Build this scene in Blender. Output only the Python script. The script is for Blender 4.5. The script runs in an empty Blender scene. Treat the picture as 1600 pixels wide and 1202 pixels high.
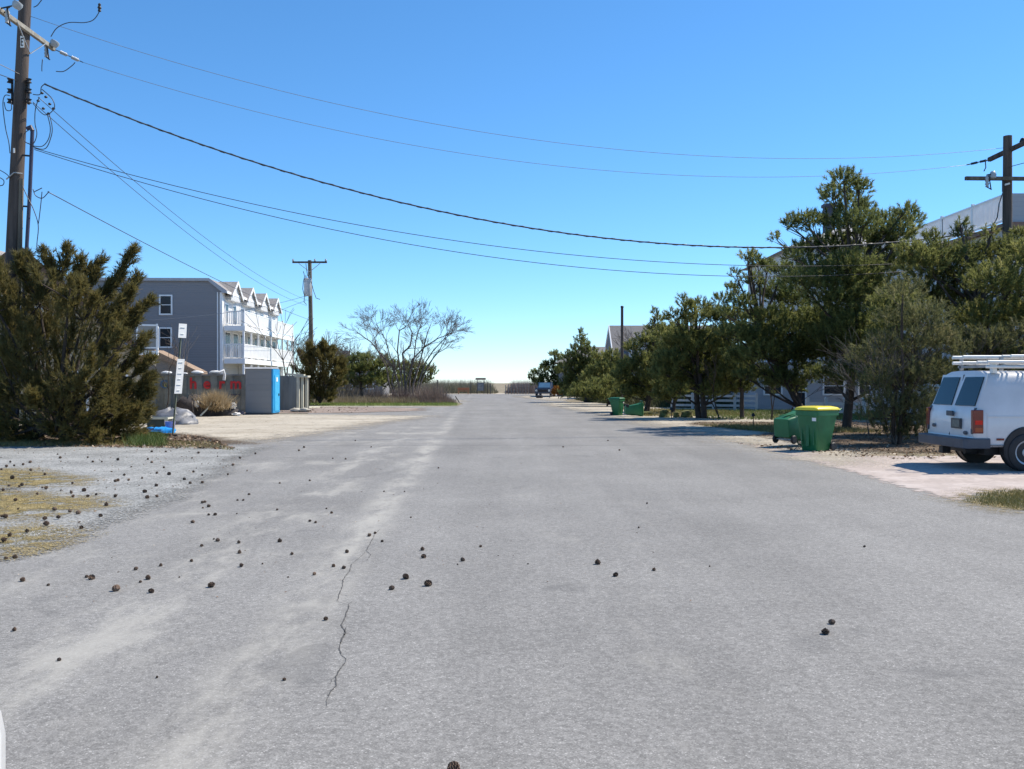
import bpy, bmesh, math, random
import numpy as np
from mathutils import Vector, Matrix

# ------------------------------------------------------------------ camera, sky, sun, exposure
F, H, HOR = 1450.0, 1.7, 598.0          # focal length in photo pixels, eye height, horizon row
S = bpy.context.scene
C = S.collection
cam_d = bpy.data.cameras.new("camera")
cam_d.sensor_width = 36.0
cam_d.lens = 36.0 * F / 1600.0
cam_d.clip_start, cam_d.clip_end = 0.05, 6000.0
cam = bpy.data.objects.new("camera", cam_d)
cam.location = (0, 0, H)
cam.rotation_euler = (math.radians(90) - math.atan(3.0 / F), 0, 0)
C.objects.link(cam)
S.camera = cam

SUN_EL, SUN_AZ = math.radians(51), math.radians(66)     # azimuth: clockwise from +Y (straight ahead)
world = bpy.data.worlds.new("World")
S.world = world
world.use_nodes = True
wn = world.node_tree.nodes
wl = world.node_tree.links
bg = wn["Background"]
sky = wn.new("ShaderNodeTexSky")
sky.sky_type = 'NISHITA'
sky.sun_disc = False
sky.sun_elevation = SUN_EL
sky.sun_rotation = SUN_AZ
sky.altitude = 0
sky.air_density = 0.86
sky.dust_density = 0.0
sky.ozone_density = 10.0
skysat = wn.new("ShaderNodeHueSaturation")
skysat.inputs['Saturation'].default_value = 1.07
skysat.inputs['Hue'].default_value = 0.493
wl.new(sky.outputs[0], skysat.inputs['Color'])
wl.new(skysat.outputs[0], bg.inputs[0])
bg.inputs[1].default_value = 0.137

sun_d = bpy.data.lights.new("sun", 'SUN')
sun_d.energy = 4.6
sun_d.angle = math.radians(0.5)
sun_d.color = (1.0, 0.915, 0.79)
sun = bpy.data.objects.new("sun", sun_d)
sdir = Vector((math.sin(SUN_AZ) * math.cos(SUN_EL), math.cos(SUN_AZ) * math.cos(SUN_EL), math.sin(SUN_EL)))
sun.rotation_euler = sdir.to_track_quat('Z', 'Y').to_euler()
sun.location = (20, 10, 40)
C.objects.link(sun)
S.view_settings.view_transform = 'Standard'
S.view_settings.look = 'None'
S.view_settings.gamma = 1.0
S.view_settings.exposure = 0.54
S.view_settings.use_curve_mapping = False
S.cycles.max_bounces = 10
S.cycles.diffuse_bounces = 8
S.cycles.transparent_max_bounces = 12

rng = np.random.default_rng(7)
random.seed(5)

# ------------------------------------------------------------------ helpers
def at(px, py, Y):
    return Vector(((px - 800.0) / F * Y, Y, H + (HOR - py) / F * Y))
def gp(px, py):
    Y = F * H / (py - HOR)
    return ((px - 800.0) / F * Y, Y)

def thing(name, label, cat, loc=(0, 0, 0), rotz=0.0, group=None):
    o = bpy.data.objects.new(name, None)
    C.objects.link(o)
    o.location = loc
    o.rotation_euler = (0, 0, rotz)
    tag(o, label, cat, group)
    return o
def tag(o, label=None, cat=None, group=None, kind=None):
    if label: o['label'] = label
    if cat: o['category'] = cat
    if group: o['group'] = group
    if kind: o['kind'] = kind
    return o
def copy_tree(o, parent=None):
    c = o.copy()
    C.objects.link(c)
    if parent: c.parent = parent
    for ch in list(o.children):
        copy_tree(ch, c)
    return c

def link(name, me, material, parent=None, smooth=None, bevel=0.0):
    o = bpy.data.objects.new(name, me)
    C.objects.link(o)
    if material: me.materials.append(material)
    if parent: o.parent = parent
    if smooth is not None:
        me.polygons.foreach_set('use_smooth', [True] * len(me.polygons))
        if smooth < 180: me.set_sharp_from_angle(angle=math.radians(smooth))
    if bevel:
        b = o.modifiers.new('bevel', 'BEVEL')
        b.width = bevel; b.segments = 2; b.limit_method = 'ANGLE'
    return o

def offset_of(parent):
    v = Vector((0, 0, 0))
    while parent:
        v += Vector(parent.location)
        parent = parent.parent
    return v

def smooth_path(pts, k=5):
    pts = [Vector(p) for p in pts]; out = []
    for i in range(len(pts) - 1):
        p0, p1, p2, p3 = pts[max(i - 1, 0)], pts[i], pts[i + 1], pts[min(i + 2, len(pts) - 1)]
        for j in range(k):
            t = j / k
            out.append(.5 * ((2 * p1) + (p2 - p0) * t + (2 * p0 - 5 * p1 + 4 * p2 - p3) * t * t + (3 * p1 - p0 - 3 * p2 + p3) * t ** 3))
    return out + [pts[-1]]

class MB:
    """collects shapes into one mesh"""
    def __init__(s): s.v = []; s.f = []
    def add(s, vs, fs):
        b = len(s.v)
        s.v += [tuple(v) for v in vs]
        s.f += [tuple(b + i for i in f) for f in fs]
        return s
    def box(s, x0, x1, y0, y1, z0, z1, M=None):
        vs = [Vector((x, y, z)) for z in (z0, z1) for y in (y0, y1) for x in (x0, x1)]
        if M: vs = [M @ v for v in vs]
        return s.add(vs, [(0, 2, 3, 1), (4, 5, 7, 6), (0, 1, 5, 4), (2, 6, 7, 3), (0, 4, 6, 2), (1, 3, 7, 5)])
    def bar(s, a, b, w, h):
        """rectangular bar from a to b"""
        a, b = Vector(a), Vector(b)
        d = (b - a); L = d.length; d.normalize()
        up = Vector((0, 0, 1)) if abs(d.z) < .95 else Vector((1, 0, 0))
        x = d.cross(up).normalized(); y = x.cross(d)
        vs = [p + x * sx * w / 2 + y * sy * h / 2 for p in (a, b) for sy in (-1, 1) for sx in (-1, 1)]
        return s.add(vs, [(0, 2, 3, 1), (4, 5, 7, 6), (0, 1, 5, 4), (2, 6, 7, 3), (0, 4, 6, 2), (1, 3, 7, 5)])
    def tube(s, pts, r, n=8, caps=True):
        pts = [Vector(p) for p in pts]
        rs = r if isinstance(r, (list, tuple)) else [r] * len(pts)
        prev = None; base = len(s.v); vs = []
        for i, p in enumerate(pts):
            d = (pts[min(i + 1, len(pts) - 1)] - pts[max(i - 1, 0)])
            if d.length < 1e-9: d = Vector((0, 0, 1))
            d.normalize()
            if prev is None:
                u = d.orthogonal().normalized()
            else:
                u = prev - d * prev.dot(d)
                u = u.normalized() if u.length > 1e-6 else d.orthogonal().normalized()
            prev = u; w = d.cross(u)
            for k in range(n):
                a = 2 * math.pi * k / n
                vs.append(p + (u * math.cos(a) + w * math.sin(a)) * rs[i])
        fs = []
        for i in range(len(pts) - 1):
            for k in range(n):
                a = i * n + k; b = i * n + (k + 1) % n
                fs.append((a, b, b + n, a + n))
        if caps:
            fs.append(tuple(reversed(range(n)))); m = (len(pts) - 1) * n
            fs.append(tuple(m + k for k in range(n)))
        return s.add(vs, fs)
    def lathe(s, prof, n=16, c=(0, 0, 0), M=None):
        vs = []; fs = []
        for (r, z) in prof:
            for k in range(n):
                a = 2 * math.pi * k / n
                v = Vector((r * math.cos(a), r * math.sin(a), z))
                vs.append((M @ v if M else v) + Vector(c))
        for i in range(len(prof) - 1):
            for k in range(n):
                a = i * n + k; b = i * n + (k + 1) % n
                fs.append((a, b, b + n, a + n))
        fs.append(tuple(reversed(range(n)))); m = (len(prof) - 1) * n
        fs.append(tuple(m + k for k in range(n)))
        return s.add(vs, fs)
    def prism(s, poly, a, b, axis='x', M=None):
        """extrude polygon (two coordinates) along an axis from a to b"""
        n = len(poly); vs = []
        for t in (a, b):
            for (p, q) in poly:
                v = Vector((t, p, q)) if axis == 'x' else (Vector((p, t, q)) if axis == 'y' else Vector((p, q, t)))
                vs.append(M @ v if M else v)
        fs = [tuple(reversed(range(n))), tuple(range(n, 2 * n))]
        for k in range(n):
            fs.append((k, (k + 1) % n, n + (k + 1) % n, n + k))
        return s.add(vs, fs)
    def loft(s, rings, caps=True):
        n = len(rings[0]); vs = [v for r in rings for v in r]; fs = []
        for i in range(len(rings) - 1):
            for k in range(n):
                a = i * n + k; b = i * n + (k + 1) % n
                fs.append((a, b, b + n, a + n))
        if caps:
            fs.append(tuple(reversed(range(n)))); m = (len(rings) - 1) * n
            fs.append(tuple(m + k for k in range(n)))
        return s.add(vs, fs)
    def blob(s, c, r, seed=0, jit=0.15, n=10, m=7):
        rr = random.Random(seed); rows = []
        vs = []; fs = []
        for i in range(m):
            ph = math.pi * (i + .5) / m - math.pi / 2
            for k in range(n):
                a = 2 * math.pi * k / n
                q = 1 + rr.uniform(-jit, jit)
                vs.append((c[0] + r[0] * math.cos(ph) * math.cos(a) * q, c[1] + r[1] * math.cos(ph) * math.sin(a) * q, c[2] + r[2] * math.sin(ph) * q))
        for i in range(m - 1):
            for k in range(n):
                a = i * n + k; b = i * n + (k + 1) % n
                fs.append((a, b, b + n, a + n))
        fs.append(tuple(reversed(range(n)))); q = (m - 1) * n
        fs.append(tuple(q + k for k in range(n)))
        return s.add(vs, fs)
    def build(s, name, material, parent=None, smooth=None, bevel=0.0, world=True):
        off = offset_of(parent) if (world and parent) else Vector((0, 0, 0))
        me = bpy.data.meshes.new(name)
        me.from_pydata([(v[0] - off.x, v[1] - off.y, v[2] - off.z) for v in s.v], [], s.f)
        bm = bmesh.new(); bm.from_mesh(me)
        bmesh.ops.recalc_face_normals(bm, faces=bm.faces)
        bm.to_mesh(me); bm.free()
        me.update()
        return link(name, me, material, parent, smooth, bevel)

def np_mesh(name, V, K, material, parent=None, tint=None, attr='tint', smooth=None):
    """V (n,3) world vertices, K (m,k) faces of k corners each"""
    off = offset_of(parent)
    V = np.asarray(V, dtype=np.float32) - np.array(off, dtype=np.float32)
    K = np.asarray(K, dtype=np.int32)
    me = bpy.data.meshes.new(name)
    me.vertices.add(len(V)); me.vertices.foreach_set('co', V.ravel())
    me.loops.add(K.size); me.loops.foreach_set('vertex_index', K.ravel())
    me.polygons.add(len(K))
    me.polygons.foreach_set('loop_start', np.arange(len(K), dtype=np.int32) * K.shape[1])
    try: me.polygons.foreach_set('loop_total', np.full(len(K), K.shape[1], dtype=np.int32))
    except Exception: pass
    if tint is not None:
        a = me.attributes.new(attr, 'FLOAT', 'POINT')
        a.data.foreach_set('value', np.asarray(tint, dtype=np.float32))
    me.update(calc_edges=True)
    me.validate()
    return link(name, me, material, parent, smooth)

# ------------------------------------------------------------------ materials
MATS = {}
def _new(name):
    m = bpy.data.materials.new(name); m.use_nodes = True
    return m, m.node_tree.nodes, m.node_tree.links, m.node_tree.nodes["Principled BSDF"]
def rgb(c): return (c[0], c[1], c[2], 1.0)
def N(nodes, t, **kw):
    n = nodes.new(t)
    for k, v in kw.items(): setattr(n, k, v)
    return n
def noise(nd, ln, vec, scale, detail=5, rough=.55, dist=0):
    n = nd.new("ShaderNodeTexNoise")
    n.inputs['Scale'].default_value = scale; n.inputs['Detail'].default_value = detail
    n.inputs['Roughness'].default_value = rough; n.inputs['Distortion'].default_value = dist
    if vec is not None: ln.new(vec, n.inputs['Vector'])
    return n.outputs['Fac']
def ramp(nd, ln, fac, stops):
    r = nd.new("ShaderNodeValToRGB")
    e = r.color_ramp.elements
    while len(e) < len(stops): e.new(0.5)
    for i, (p, c) in enumerate(stops):
        e[i].position = p; e[i].color = rgb(c) if len(c) == 3 else c
    ln.new(fac, r.inputs[0])
    return r.outputs[0]
def math_(nd, ln, op, a, b=None, c=None):
    m = nd.new("ShaderNodeMath"); m.operation = op
    for i, x in enumerate((a, b, c)):
        if x is None: continue
        if isinstance(x, (int, float)): m.inputs[i].default_value = x
        else: ln.new(x, m.inputs[i])
    return m.outputs[0]
def maprange(nd, ln, v, a, b, c=0.0, d=1.0, smooth=True):
    m = nd.new("ShaderNodeMapRange")
    if smooth: m.interpolation_type = 'SMOOTHSTEP'
    ln.new(v, m.inputs[0])
    for i, x in enumerate((a, b, c, d)): m.inputs[i + 1].default_value = x
    return m.outputs[0]
def mix(nd, ln, f, a, b):
    m = nd.new("ShaderNodeMix"); m.data_type = 'RGBA'
    if isinstance(f, (int, float)): m.inputs[0].default_value = f
    else: ln.new(f, m.inputs[0])
    for i, x in ((6, a), (7, b)):
        if isinstance(x, (tuple, list)): m.inputs[i].default_value = rgb(x)
        else: ln.new(x, m.inputs[i])
    return m.outputs[2]
def scaled(nd, ln, vec, s):
    m = nd.new("ShaderNodeMapping"); m.inputs['Scale'].default_value = s
    ln.new(vec, m.inputs['Vector'])
    return m.outputs[0]
def bump(nd, ln, bs, h, strength, dist=0.02):
    b = nd.new("ShaderNodeBump"); b.inputs['Strength'].default_value = strength; b.inputs['Distance'].default_value = dist
    ln.new(h, b.inputs['Height']); ln.new(b.outputs[0], bs.inputs['Normal'])

def M(name, c, rough=.75, var=.12, scale=4.0, metal=0.0, bmp=0.0, bscale=60.0, c2=None, stretch=(1, 1, 1), coat=0.0, spec=0.5):
    if name in MATS: return MATS[name]
    m, nd, ln, bs = _new(name)
    tc = nd.new("ShaderNodeTexCoord").outputs['Object']
    v = scaled(nd, ln, tc, stretch)
    f = maprange(nd, ln, noise(nd, ln, v, scale, 6, .6), .3, .7)
    lo = tuple(x * (1 - var) for x in c)
    hi = c2 or tuple(min(1, x * (1 + var)) for x in c)
    ln.new(mix(nd, ln, f, lo, hi), bs.inputs['Base Color'])
    bs.inputs['Roughness'].default_value = rough
    bs.inputs['Metallic'].default_value = metal
    bs.inputs['Coat Weight'].default_value = coat
    bs.inputs['Specular IOR Level'].default_value = spec
    if bmp: bump(nd, ln, bs, noise(nd, ln, v, bscale, 4), bmp)
    MATS[name] = m
    return m

def siding(name, c, pitch=.15, var=.06):
    """horizontal lap boards"""
    if name in MATS: return MATS[name]
    m, nd, ln, bs = _new(name)
    tc = nd.new("ShaderNodeTexCoord").outputs['Object']
    sep = nd.new("ShaderNodeSeparateXYZ"); ln.new(tc, sep.inputs[0])
    fr = math_(nd, ln, 'FRACT', math_(nd, ln, 'DIVIDE', sep.outputs[2], pitch))
    row = math_(nd, ln, 'FLOOR', math_(nd, ln, 'DIVIDE', sep.outputs[2], pitch))
    wn_ = nd.new("ShaderNodeTexWhiteNoise"); wn_.noise_dimensions = '1D'; ln.new(row, wn_.inputs['W'])
    f = math_(nd, ln, 'ADD', math_(nd, ln, 'MULTIPLY', wn_.outputs[0], .5), math_(nd, ln, 'MULTIPLY', noise(nd, ln, scaled(nd, ln, tc, (1, 1, .4)), 1.5), .5))
    col = mix(nd, ln, f, tuple(x * (1 - var) for x in c), tuple(min(1, x * (1 + var)) for x in c))
    ln.new(col, bs.inputs['Base Color'])
    bs.inputs['Roughness'].default_value = .6
    bump(nd, ln, bs, fr, .8, .015)
    MATS[name] = m
    return m

def leafmat(name, c1, c2, trans=.25, c3=None):
    if name in MATS: return MATS[name]
    m, nd, ln, bs = _new(name)
    a = nd.new("ShaderNodeAttribute"); a.attribute_name = 'tint'
    stops = [(0.0, c1), (1.0, c2)] if not c3 else [(0.0, c1), (.75, c2), (1.0, c3)]
    col = ramp(nd, ln, a.outputs['Fac'], stops)
    ln.new(col, bs.inputs['Base Color'])
    bs.inputs['Roughness'].default_value = .55
    bs.inputs['Specular IOR Level'].default_value = .3
    if trans:
        t = nd.new("ShaderNodeBsdfTranslucent"); ln.new(col, t.inputs[0])
        mx = nd.new("ShaderNodeMixShader"); mx.inputs[0].default_value = trans
        ln.new(bs.outputs[0], mx.inputs[1]); ln.new(t.outputs[0], mx.inputs[2])
        ln.new(mx.outputs[0], nd["Material Output"].inputs[0])
    MATS[name] = m
    return m

def ground_mat(name, stops, scale=1.2, fine=60, finevar=.35, edge=True, amp=.9, amp2=.35, soft=.15, stretch=(1, 1, 1), bmp=.4, grain=0.0, patchy=None):
    """earth-like surface; with edge=True it thins out irregularly towards its outline (attribute 'edge', metres)"""
    if name in MATS: return MATS[name]
    m, nd, ln, bs = _new(name)
    tc = nd.new("ShaderNodeTexCoord").outputs['Object']
    v = scaled(nd, ln, tc, stretch)
    base = ramp(nd, ln, noise(nd, ln, v, scale, 8, .62), stops)
    if patchy:
        base = mix(nd, ln, maprange(nd, ln, noise(nd, ln, v, patchy[0], 6, .65), patchy[2], patchy[3]), base, patchy[1])
    vo = nd.new("ShaderNodeTexVoronoi"); vo.inputs['Scale'].default_value = fine; ln.new(tc, vo.inputs['Vector'])
    sp = nd.new("ShaderNodeSeparateColor"); ln.new(vo.outputs['Color'], sp.inputs[0])
    k = maprange(nd, ln, sp.outputs[0], 0, 1, 1 - finevar, 1 + finevar, False)
    hs = nd.new("ShaderNodeVectorMath"); hs.operation = 'SCALE'
    ln.new(base, hs.inputs[0]); ln.new(k, hs.inputs['Scale'])
    ln.new(hs.outputs[0], bs.inputs['Base Color'])
    bs.inputs['Roughness'].default_value = .95
    bs.inputs['Specular IOR Level'].default_value = .2
    bump(nd, ln, bs, sp.outputs[1], bmp, .02)
    if edge:
        a = nd.new("ShaderNodeAttribute"); a.attribute_name = 'edge'
        e = math_(nd, ln, 'ADD', a.outputs['Fac'], math_(nd, ln, 'MULTIPLY', math_(nd, ln, 'SUBTRACT', noise(nd, ln, tc, .9, 6, .65), .5), amp * 2))
        e = math_(nd, ln, 'ADD', e, math_(nd, ln, 'MULTIPLY', math_(nd, ln, 'SUBTRACT', sp.outputs[2], .5), amp2 * 2))
        fac = maprange(nd, ln, e, -soft, soft)
        if grain:
            fac = math_(nd, ln, 'MULTIPLY', fac, maprange(nd, ln, noise(nd, ln, tc, 2.2, 7, .7), grain - .08, grain + .08))
        t = nd.new("ShaderNodeBsdfTransparent")
        mx = nd.new("ShaderNodeMixShader"); ln.new(fac, mx.inputs[0])
        ln.new(t.outputs[0], mx.inputs[1]); ln.new(bs.outputs[0], mx.inputs[2])
        ln.new(mx.outputs[0], nd["Material Output"].inputs[0])
    MATS[name] = m
    return m

def inside_dist(P, poly):
    """signed distance to a polygon, positive inside"""
    poly = np.asarray(poly, float); n = len(poly)
    d = np.full(len(P), 1e9); ins = np.zeros(len(P), bool)
    for i in range(n):
        a, b = poly[i], poly[(i + 1) % n]
        ab = b - a; t = np.clip(((P - a) @ ab) / max(ab @ ab, 1e-9), 0, 1)
        d = np.minimum(d, np.linalg.norm(P - (a + t[:, None] * ab), axis=1))
        c = ((a[1] > P[:, 1]) != (b[1] > P[:, 1]))
        with np.errstate(divide='ignore', invalid='ignore'):
            xs = (b[0] - a[0]) * (P[:, 1] - a[1]) / (b[1] - a[1]) + a[0]
        ins ^= c & (P[:, 0] < xs)
    return np.where(ins, d, -d)

def patch(name, poly, z, material, res=.3, margin=1.0, kind='structure', label=None, cat=None):
    poly = [tuple(p) for p in poly]
    a = np.array(poly); lo = a.min(0) - margin; hi = a.max(0) + margin
    nx = max(2, int((hi[0] - lo[0]) / res)); ny = max(2, int((hi[1] - lo[1]) / res))
    gx, gy = np.meshgrid(np.linspace(lo[0], hi[0], nx), np.linspace(lo[1], hi[1], ny))
    P = np.stack([gx.ravel(), gy.ravel()], 1)
    e = inside_dist(P, poly)
    idx = np.arange(nx * ny).reshape(ny, nx)
    K = np.stack([idx[:-1, :-1].ravel(), idx[:-1, 1:].ravel(), idx[1:, 1:].ravel(), idx[1:, :-1].ravel()], 1)
    K = K[(e[K] > -margin).any(1)]
    used = np.unique(K); remap = -np.ones(nx * ny, int); remap[used] = np.arange(len(used))
    V = np.concatenate([P[used], np.full((len(used), 1), z)], 1)
    o = np_mesh(name, V, remap[K], material, tint=e[used], attr='edge')
    return tag(o, label, cat, kind=kind)

def scatter_in(poly, n):
    a = np.array(poly); lo, hi = a.min(0), a.max(0); out = np.zeros((0, 2))
    while len(out) < n:
        P = rng.uniform(lo, hi, (n * 3, 2))
        out = np.concatenate([out, P[inside_dist(P, poly) > 0]])
    return out[:n]

def unit(a): return a / np.maximum(np.linalg.norm(a, axis=-1, keepdims=True), 1e-9)

def needles(P, D, n, L, W, spread, tint, axis=0.0):
    """tufts at P pointing along D, n thin leaves each -> vertices, triangles, tint"""
    m = len(P)
    d = unit(np.repeat(unit(D), n, 0) + rng.normal(0, spread, (m * n, 3)))
    p = np.repeat(P, n, 0)
    if axis: p = p + np.repeat(unit(D), n, 0) * (rng.uniform(0, 1, (m * n, 1)) * axis)
    s = unit(np.cross(d, rng.normal(0, 1, (m * n, 3))))
    Lr = L * rng.uniform(.65, 1.2, (m * n, 1))
    V = np.stack([p - s * W / 2, p + s * W / 2, p + d * Lr], 1).reshape(-1, 3)
    K = np.arange(m * n * 3).reshape(-1, 3)
    t = np.clip(np.repeat(tint, n) + rng.normal(0, .08, m * n), 0, 1)
    return V, K, np.repeat(t, 3)

def blades(P, h, w, lean, tint):
    """upright grass blades or stalks at P (n,3)"""
    m = len(P)
    d = unit(np.stack([rng.normal(0, lean, m), rng.normal(0, lean, m), np.ones(m)], 1))
    s = unit(np.cross(d, rng.normal(0, 1, (m, 3))))
    L = (h * rng.uniform(.5, 1.25, m))[:, None]
    V = np.stack([P - s * w / 2, P + s * w / 2, P + d * L], 1).reshape(-1, 3)
    return V, np.arange(m * 3).reshape(-1, 3), np.repeat(np.clip(tint, 0, 1), 3)

def seg_mesh(name, A, B, RA, RB, material, parent=None, n=5):
    """tapered twig segments in one mesh"""
    A, B = np.asarray(A, float), np.asarray(B, float)
    RA, RB = np.asarray(RA, float), np.asarray(RB, float)
    d = unit(B - A)
    h = np.where(np.abs(d[:, 2:3]) < .9, np.array([[0, 0, 1.0]]), np.array([[1.0, 0, 0]]))
    u = unit(np.cross(d, h)); w = np.cross(d, u)
    ang = 2 * np.pi * np.arange(n) / n
    ring = u[:, None, :] * np.cos(ang)[None, :, None] + w[:, None, :] * np.sin(ang)[None, :, None]
    V = np.concatenate([A[:, None, :] + ring * RA[:, None, None], B[:, None, :] + ring * RB[:, None, None]], 1)
    k = np.arange(n); k2 = (k + 1) % n
    q = np.stack([k, k2, k2 + n, k + n], 1)
    K = (q[None] + (np.arange(len(A)) * 2 * n)[:, None, None]).reshape(-1, 4)
    return np_mesh(name, V.reshape(-1, 3), K, material, parent, smooth=180)

def merge(parts):
    V = []; K = []; T = []; b = 0
    for (v, k, t) in parts:
        V.append(v); K.append(k + b); T.append(t); b += len(v)
    return np.concatenate(V), np.concatenate(K), np.concatenate(T)
# ------------------------------------------------------------------ ground, road, verges
def G(*pts): return [gp(*p) for p in pts]

m_ground = ground_mat("sandy_earth", [(.25, (.16, .13, .09)), (.5, (.26, .215, .15)), (.75, (.40, .34, .25))], scale=.5, fine=35, finevar=.3, edge=False,
                      patchy=(.22, (.10, .105, .045), .50, .66))
mb = MB(); mb.add([(-1500, -60, 0), (1500, -60, 0), (1500, 2600, 0), (-1500, 2600, 0)], [(0, 1, 2, 3)])
tag(mb.build("ground", m_ground), kind='structure')

def asphalt():
    m, nd, ln, bs = _new("old_asphalt")
    tc = nd.new("ShaderNodeTexCoord").outputs['Object']
    sep = nd.new("ShaderNodeSeparateXYZ"); ln.new(tc, sep.inputs[0])
    x, y = sep.outputs[0], sep.outputs[1]
    u = math_(nd, ln, 'ADD', x, math_(nd, ln, 'MULTIPLY', y, .0345))
    vo = nd.new("ShaderNodeTexVoronoi"); vo.inputs['Scale'].default_value = 150; ln.new(tc, vo.inputs['Vector'])
    sp = nd.new("ShaderNodeSeparateColor"); ln.new(vo.outputs['Color'], sp.inputs[0])
    vo2 = nd.new("ShaderNodeTexVoronoi"); vo2.inputs['Scale'].default_value = 38; ln.new(tc, vo2.inputs['Vector'])
    sp2 = nd.new("ShaderNodeSeparateColor"); ln.new(vo2.outputs['Color'], sp2.inputs[0])
    stone = ramp(nd, ln, sp.outputs[0], [(0, (.155, .151, .142)), (.35, (.205, .200, .190)), (.8, (.245, .239, .226)), (.96, (.285, .278, .263)), (1, (.43, .42, .40))])
    mid = maprange(nd, ln, sp2.outputs[0], 0, 1, .84, 1.16, False)
    lane = noise(nd, ln, scaled(nd, ln, tc, (.9, .06, 1)), 1.0, 5, .6)
    big = noise(nd, ln, tc, .35, 6, .6)
    k = math_(nd, ln, 'MULTIPLY', mid, math_(nd, ln, 'ADD', maprange(nd, ln, lane, .3, .7, .40, .56), maprange(nd, ln, big, .3, .7, .42, .60)))
    hs = nd.new("ShaderNodeVectorMath"); hs.operation = 'SCALE'; ln.new(stone, hs.inputs[0]); ln.new(k, hs.inputs['Scale'])
    col = hs.outputs[0]
    # dust dragged along and across the left lane
    nz = noise(nd, ln, scaled(nd, ln, tc, (1, .35, 1)), 1.6, 7, .68)
    def band(coord, c, w, lo, hi, s):
        d = math_(nd, ln, 'ABSOLUTE', math_(nd, ln, 'SUBTRACT', coord, c))
        b = maprange(nd, ln, d, 0, w, 1, 0)
        return math_(nd, ln, 'MULTIPLY', math_(nd, ln, 'MULTIPLY', b, maprange(nd, ln, nz, lo, hi)), s)
    dust = band(u, -1.32, .45, .38, .62, .75)
    dust = math_(nd, ln, 'MAXIMUM', dust, band(u, -2.5, 1.0, .45, .66, .65))
    dust = math_(nd, ln, 'MAXIMUM', dust, band(u, -4.2, .9, .46, .66, .45))
    dust = math_(nd, ln, 'MAXIMUM', dust, band(u, 1.2, 1.8, .52, .75, .35))
    dust = math_(nd, ln, 'MAXIMUM', dust, band(u, 7.6, 1.0, .40, .60, .6))
    left = maprange(nd, ln, u, -1.6, -1.2, 1, 0)
    for (cy, w, s) in ((11.9, .30, .5), (9.1, .22, .3), (19.4, .8, .6), (16.0, .4, .35), (26.5, .9, .5), (31, 1.5, .6)):
        dust = math_(nd, ln, 'MAXIMUM', dust, math_(nd, ln, 'MULTIPLY', band(math_(nd, ln, 'ADD', y, math_(nd, ln, 'MULTIPLY', math_(nd, ln, 'SUBTRACT', big, .5), 1.6)), cy, w, .42, .62, s), left))
    dust = math_(nd, ln, 'MULTIPLY', dust, maprange(nd, ln, y, 22, 60, 1, .4))
    col = mix(nd, ln, dust, col, (.40, .385, .345))
    stain = maprange(nd, ln, noise(nd, ln, tc, .55, 3, .5, 1.2), .64, .72, 0, .28)
    col = mix(nd, ln, stain, col, (.085, .085, .085))
    # old seam across the road
    wob = math_(nd, ln, 'MULTIPLY', math_(nd, ln, 'SUBTRACT', noise(nd, ln, tc, .8, 4), .5), .5)
    seam = maprange(nd, ln, math_(nd, ln, 'ABSOLUTE', math_(nd, ln, 'SUBTRACT', math_(nd, ln, 'ADD', y, wob), 24.9)), .03, .16, 1, 0)
    col = mix(nd, ln, math_(nd, ln, 'MULTIPLY', seam, .35), col, (.10, .10, .10))
    ln.new(col, bs.inputs['Base Color'])
    bs.inputs['Roughness'].default_value = .9
    bs.inputs['Specular IOR Level'].default_value = .25
    bump(nd, ln, bs, sp.outputs[1], .16, .006)
    return m
m_road = asphalt()
# roadway: main street plus the turning area at the dune and the side street to the left of the grass island
road_poly = [(-7.6, -40), (9.5, -40), (8.2, 24), (7.2, 40), (5.2, 66), (4.5, 100), (9, 126), (6, 139), (-14, 139), (-16, 110), (-6.2, 96), (-5.2, 84), (-3.9, 74), (-3.9, 67.2), (-40, 67.2), (-40, 60), (-12, 54), (-9, 42), (-8.4, 26)]
mb = MB(); mb.add([(a, b, .012) for a, b in road_poly], [tuple(range(len(road_poly)))])
road = tag(mb.build("road", m_road), kind='structure')

# crack in the asphalt
def crack_strip(pts, w):
    P = []
    for (a, b) in zip(pts[:-1], pts[1:]):
        n = max(2, int(((a[0] - b[0]) ** 2 + (a[1] - b[1]) ** 2) ** .5 / 6))
        for i in range(n):
            t = i / n
            P.append((a[0] + (b[0] - a[0]) * t + random.uniform(-2.2, 2.2), a[1] + (b[1] - a[1]) * t))
    P.append(pts[-1])
    vs = []; fs = []
    for i, p in enumerate(P):
        x, y = gp(300 + p[0] / 3.2, 780 + p[1] / 3.2)
        ww = w * random.uniform(.35, 1.3) * (0.3 if i in (0, len(P) - 1) else 1)
        vs += [(x - ww / 2, y, .0145), (x + ww / 2, y, .0145)]
        if i: fs.append((2 * i - 2, 2 * i - 1, 2 * i + 1, 2 * i))
    return vs, fs
mb = MB()
for pts, w in (([(940, 155), (915, 180), (885, 240), (870, 265)], .008), ([(868, 262), (895, 285), (870, 320)], .006),
               ([(800, 330), (785, 370), (755, 410), (752, 440), (735, 490), (725, 520)], .008), ([(785, 540), (765, 600), (745, 640), (768, 680), (745, 710), (735, 760), (745, 790)], .010),
               ([(765, 830), (735, 870), (718, 900), (720, 945), (690, 980), (682, 1000)], .009), ([(725, 520), (760, 532), (785, 540)], .004), ([(745, 790), (770, 812), (765, 830)], .005), ([(870, 268), (838, 300), (800, 330)], .004), ([(718, 900), (700, 915), (690, 940)], .004), ([(768, 680), (800, 690)], .004), ([(682, 1000), (670, 1024), (672, 1050)], .004), ([(830, 568), (875, 577)], .006), ([(742, 735), (760, 690), (770, 650)], .008), ([(780, 540), (800, 520)], .006)):
    mb.add(*crack_strip(pts, w))
crack = mb.build("crack", M("crack_shadow", (.075, .073, .07), .95), road)

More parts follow.
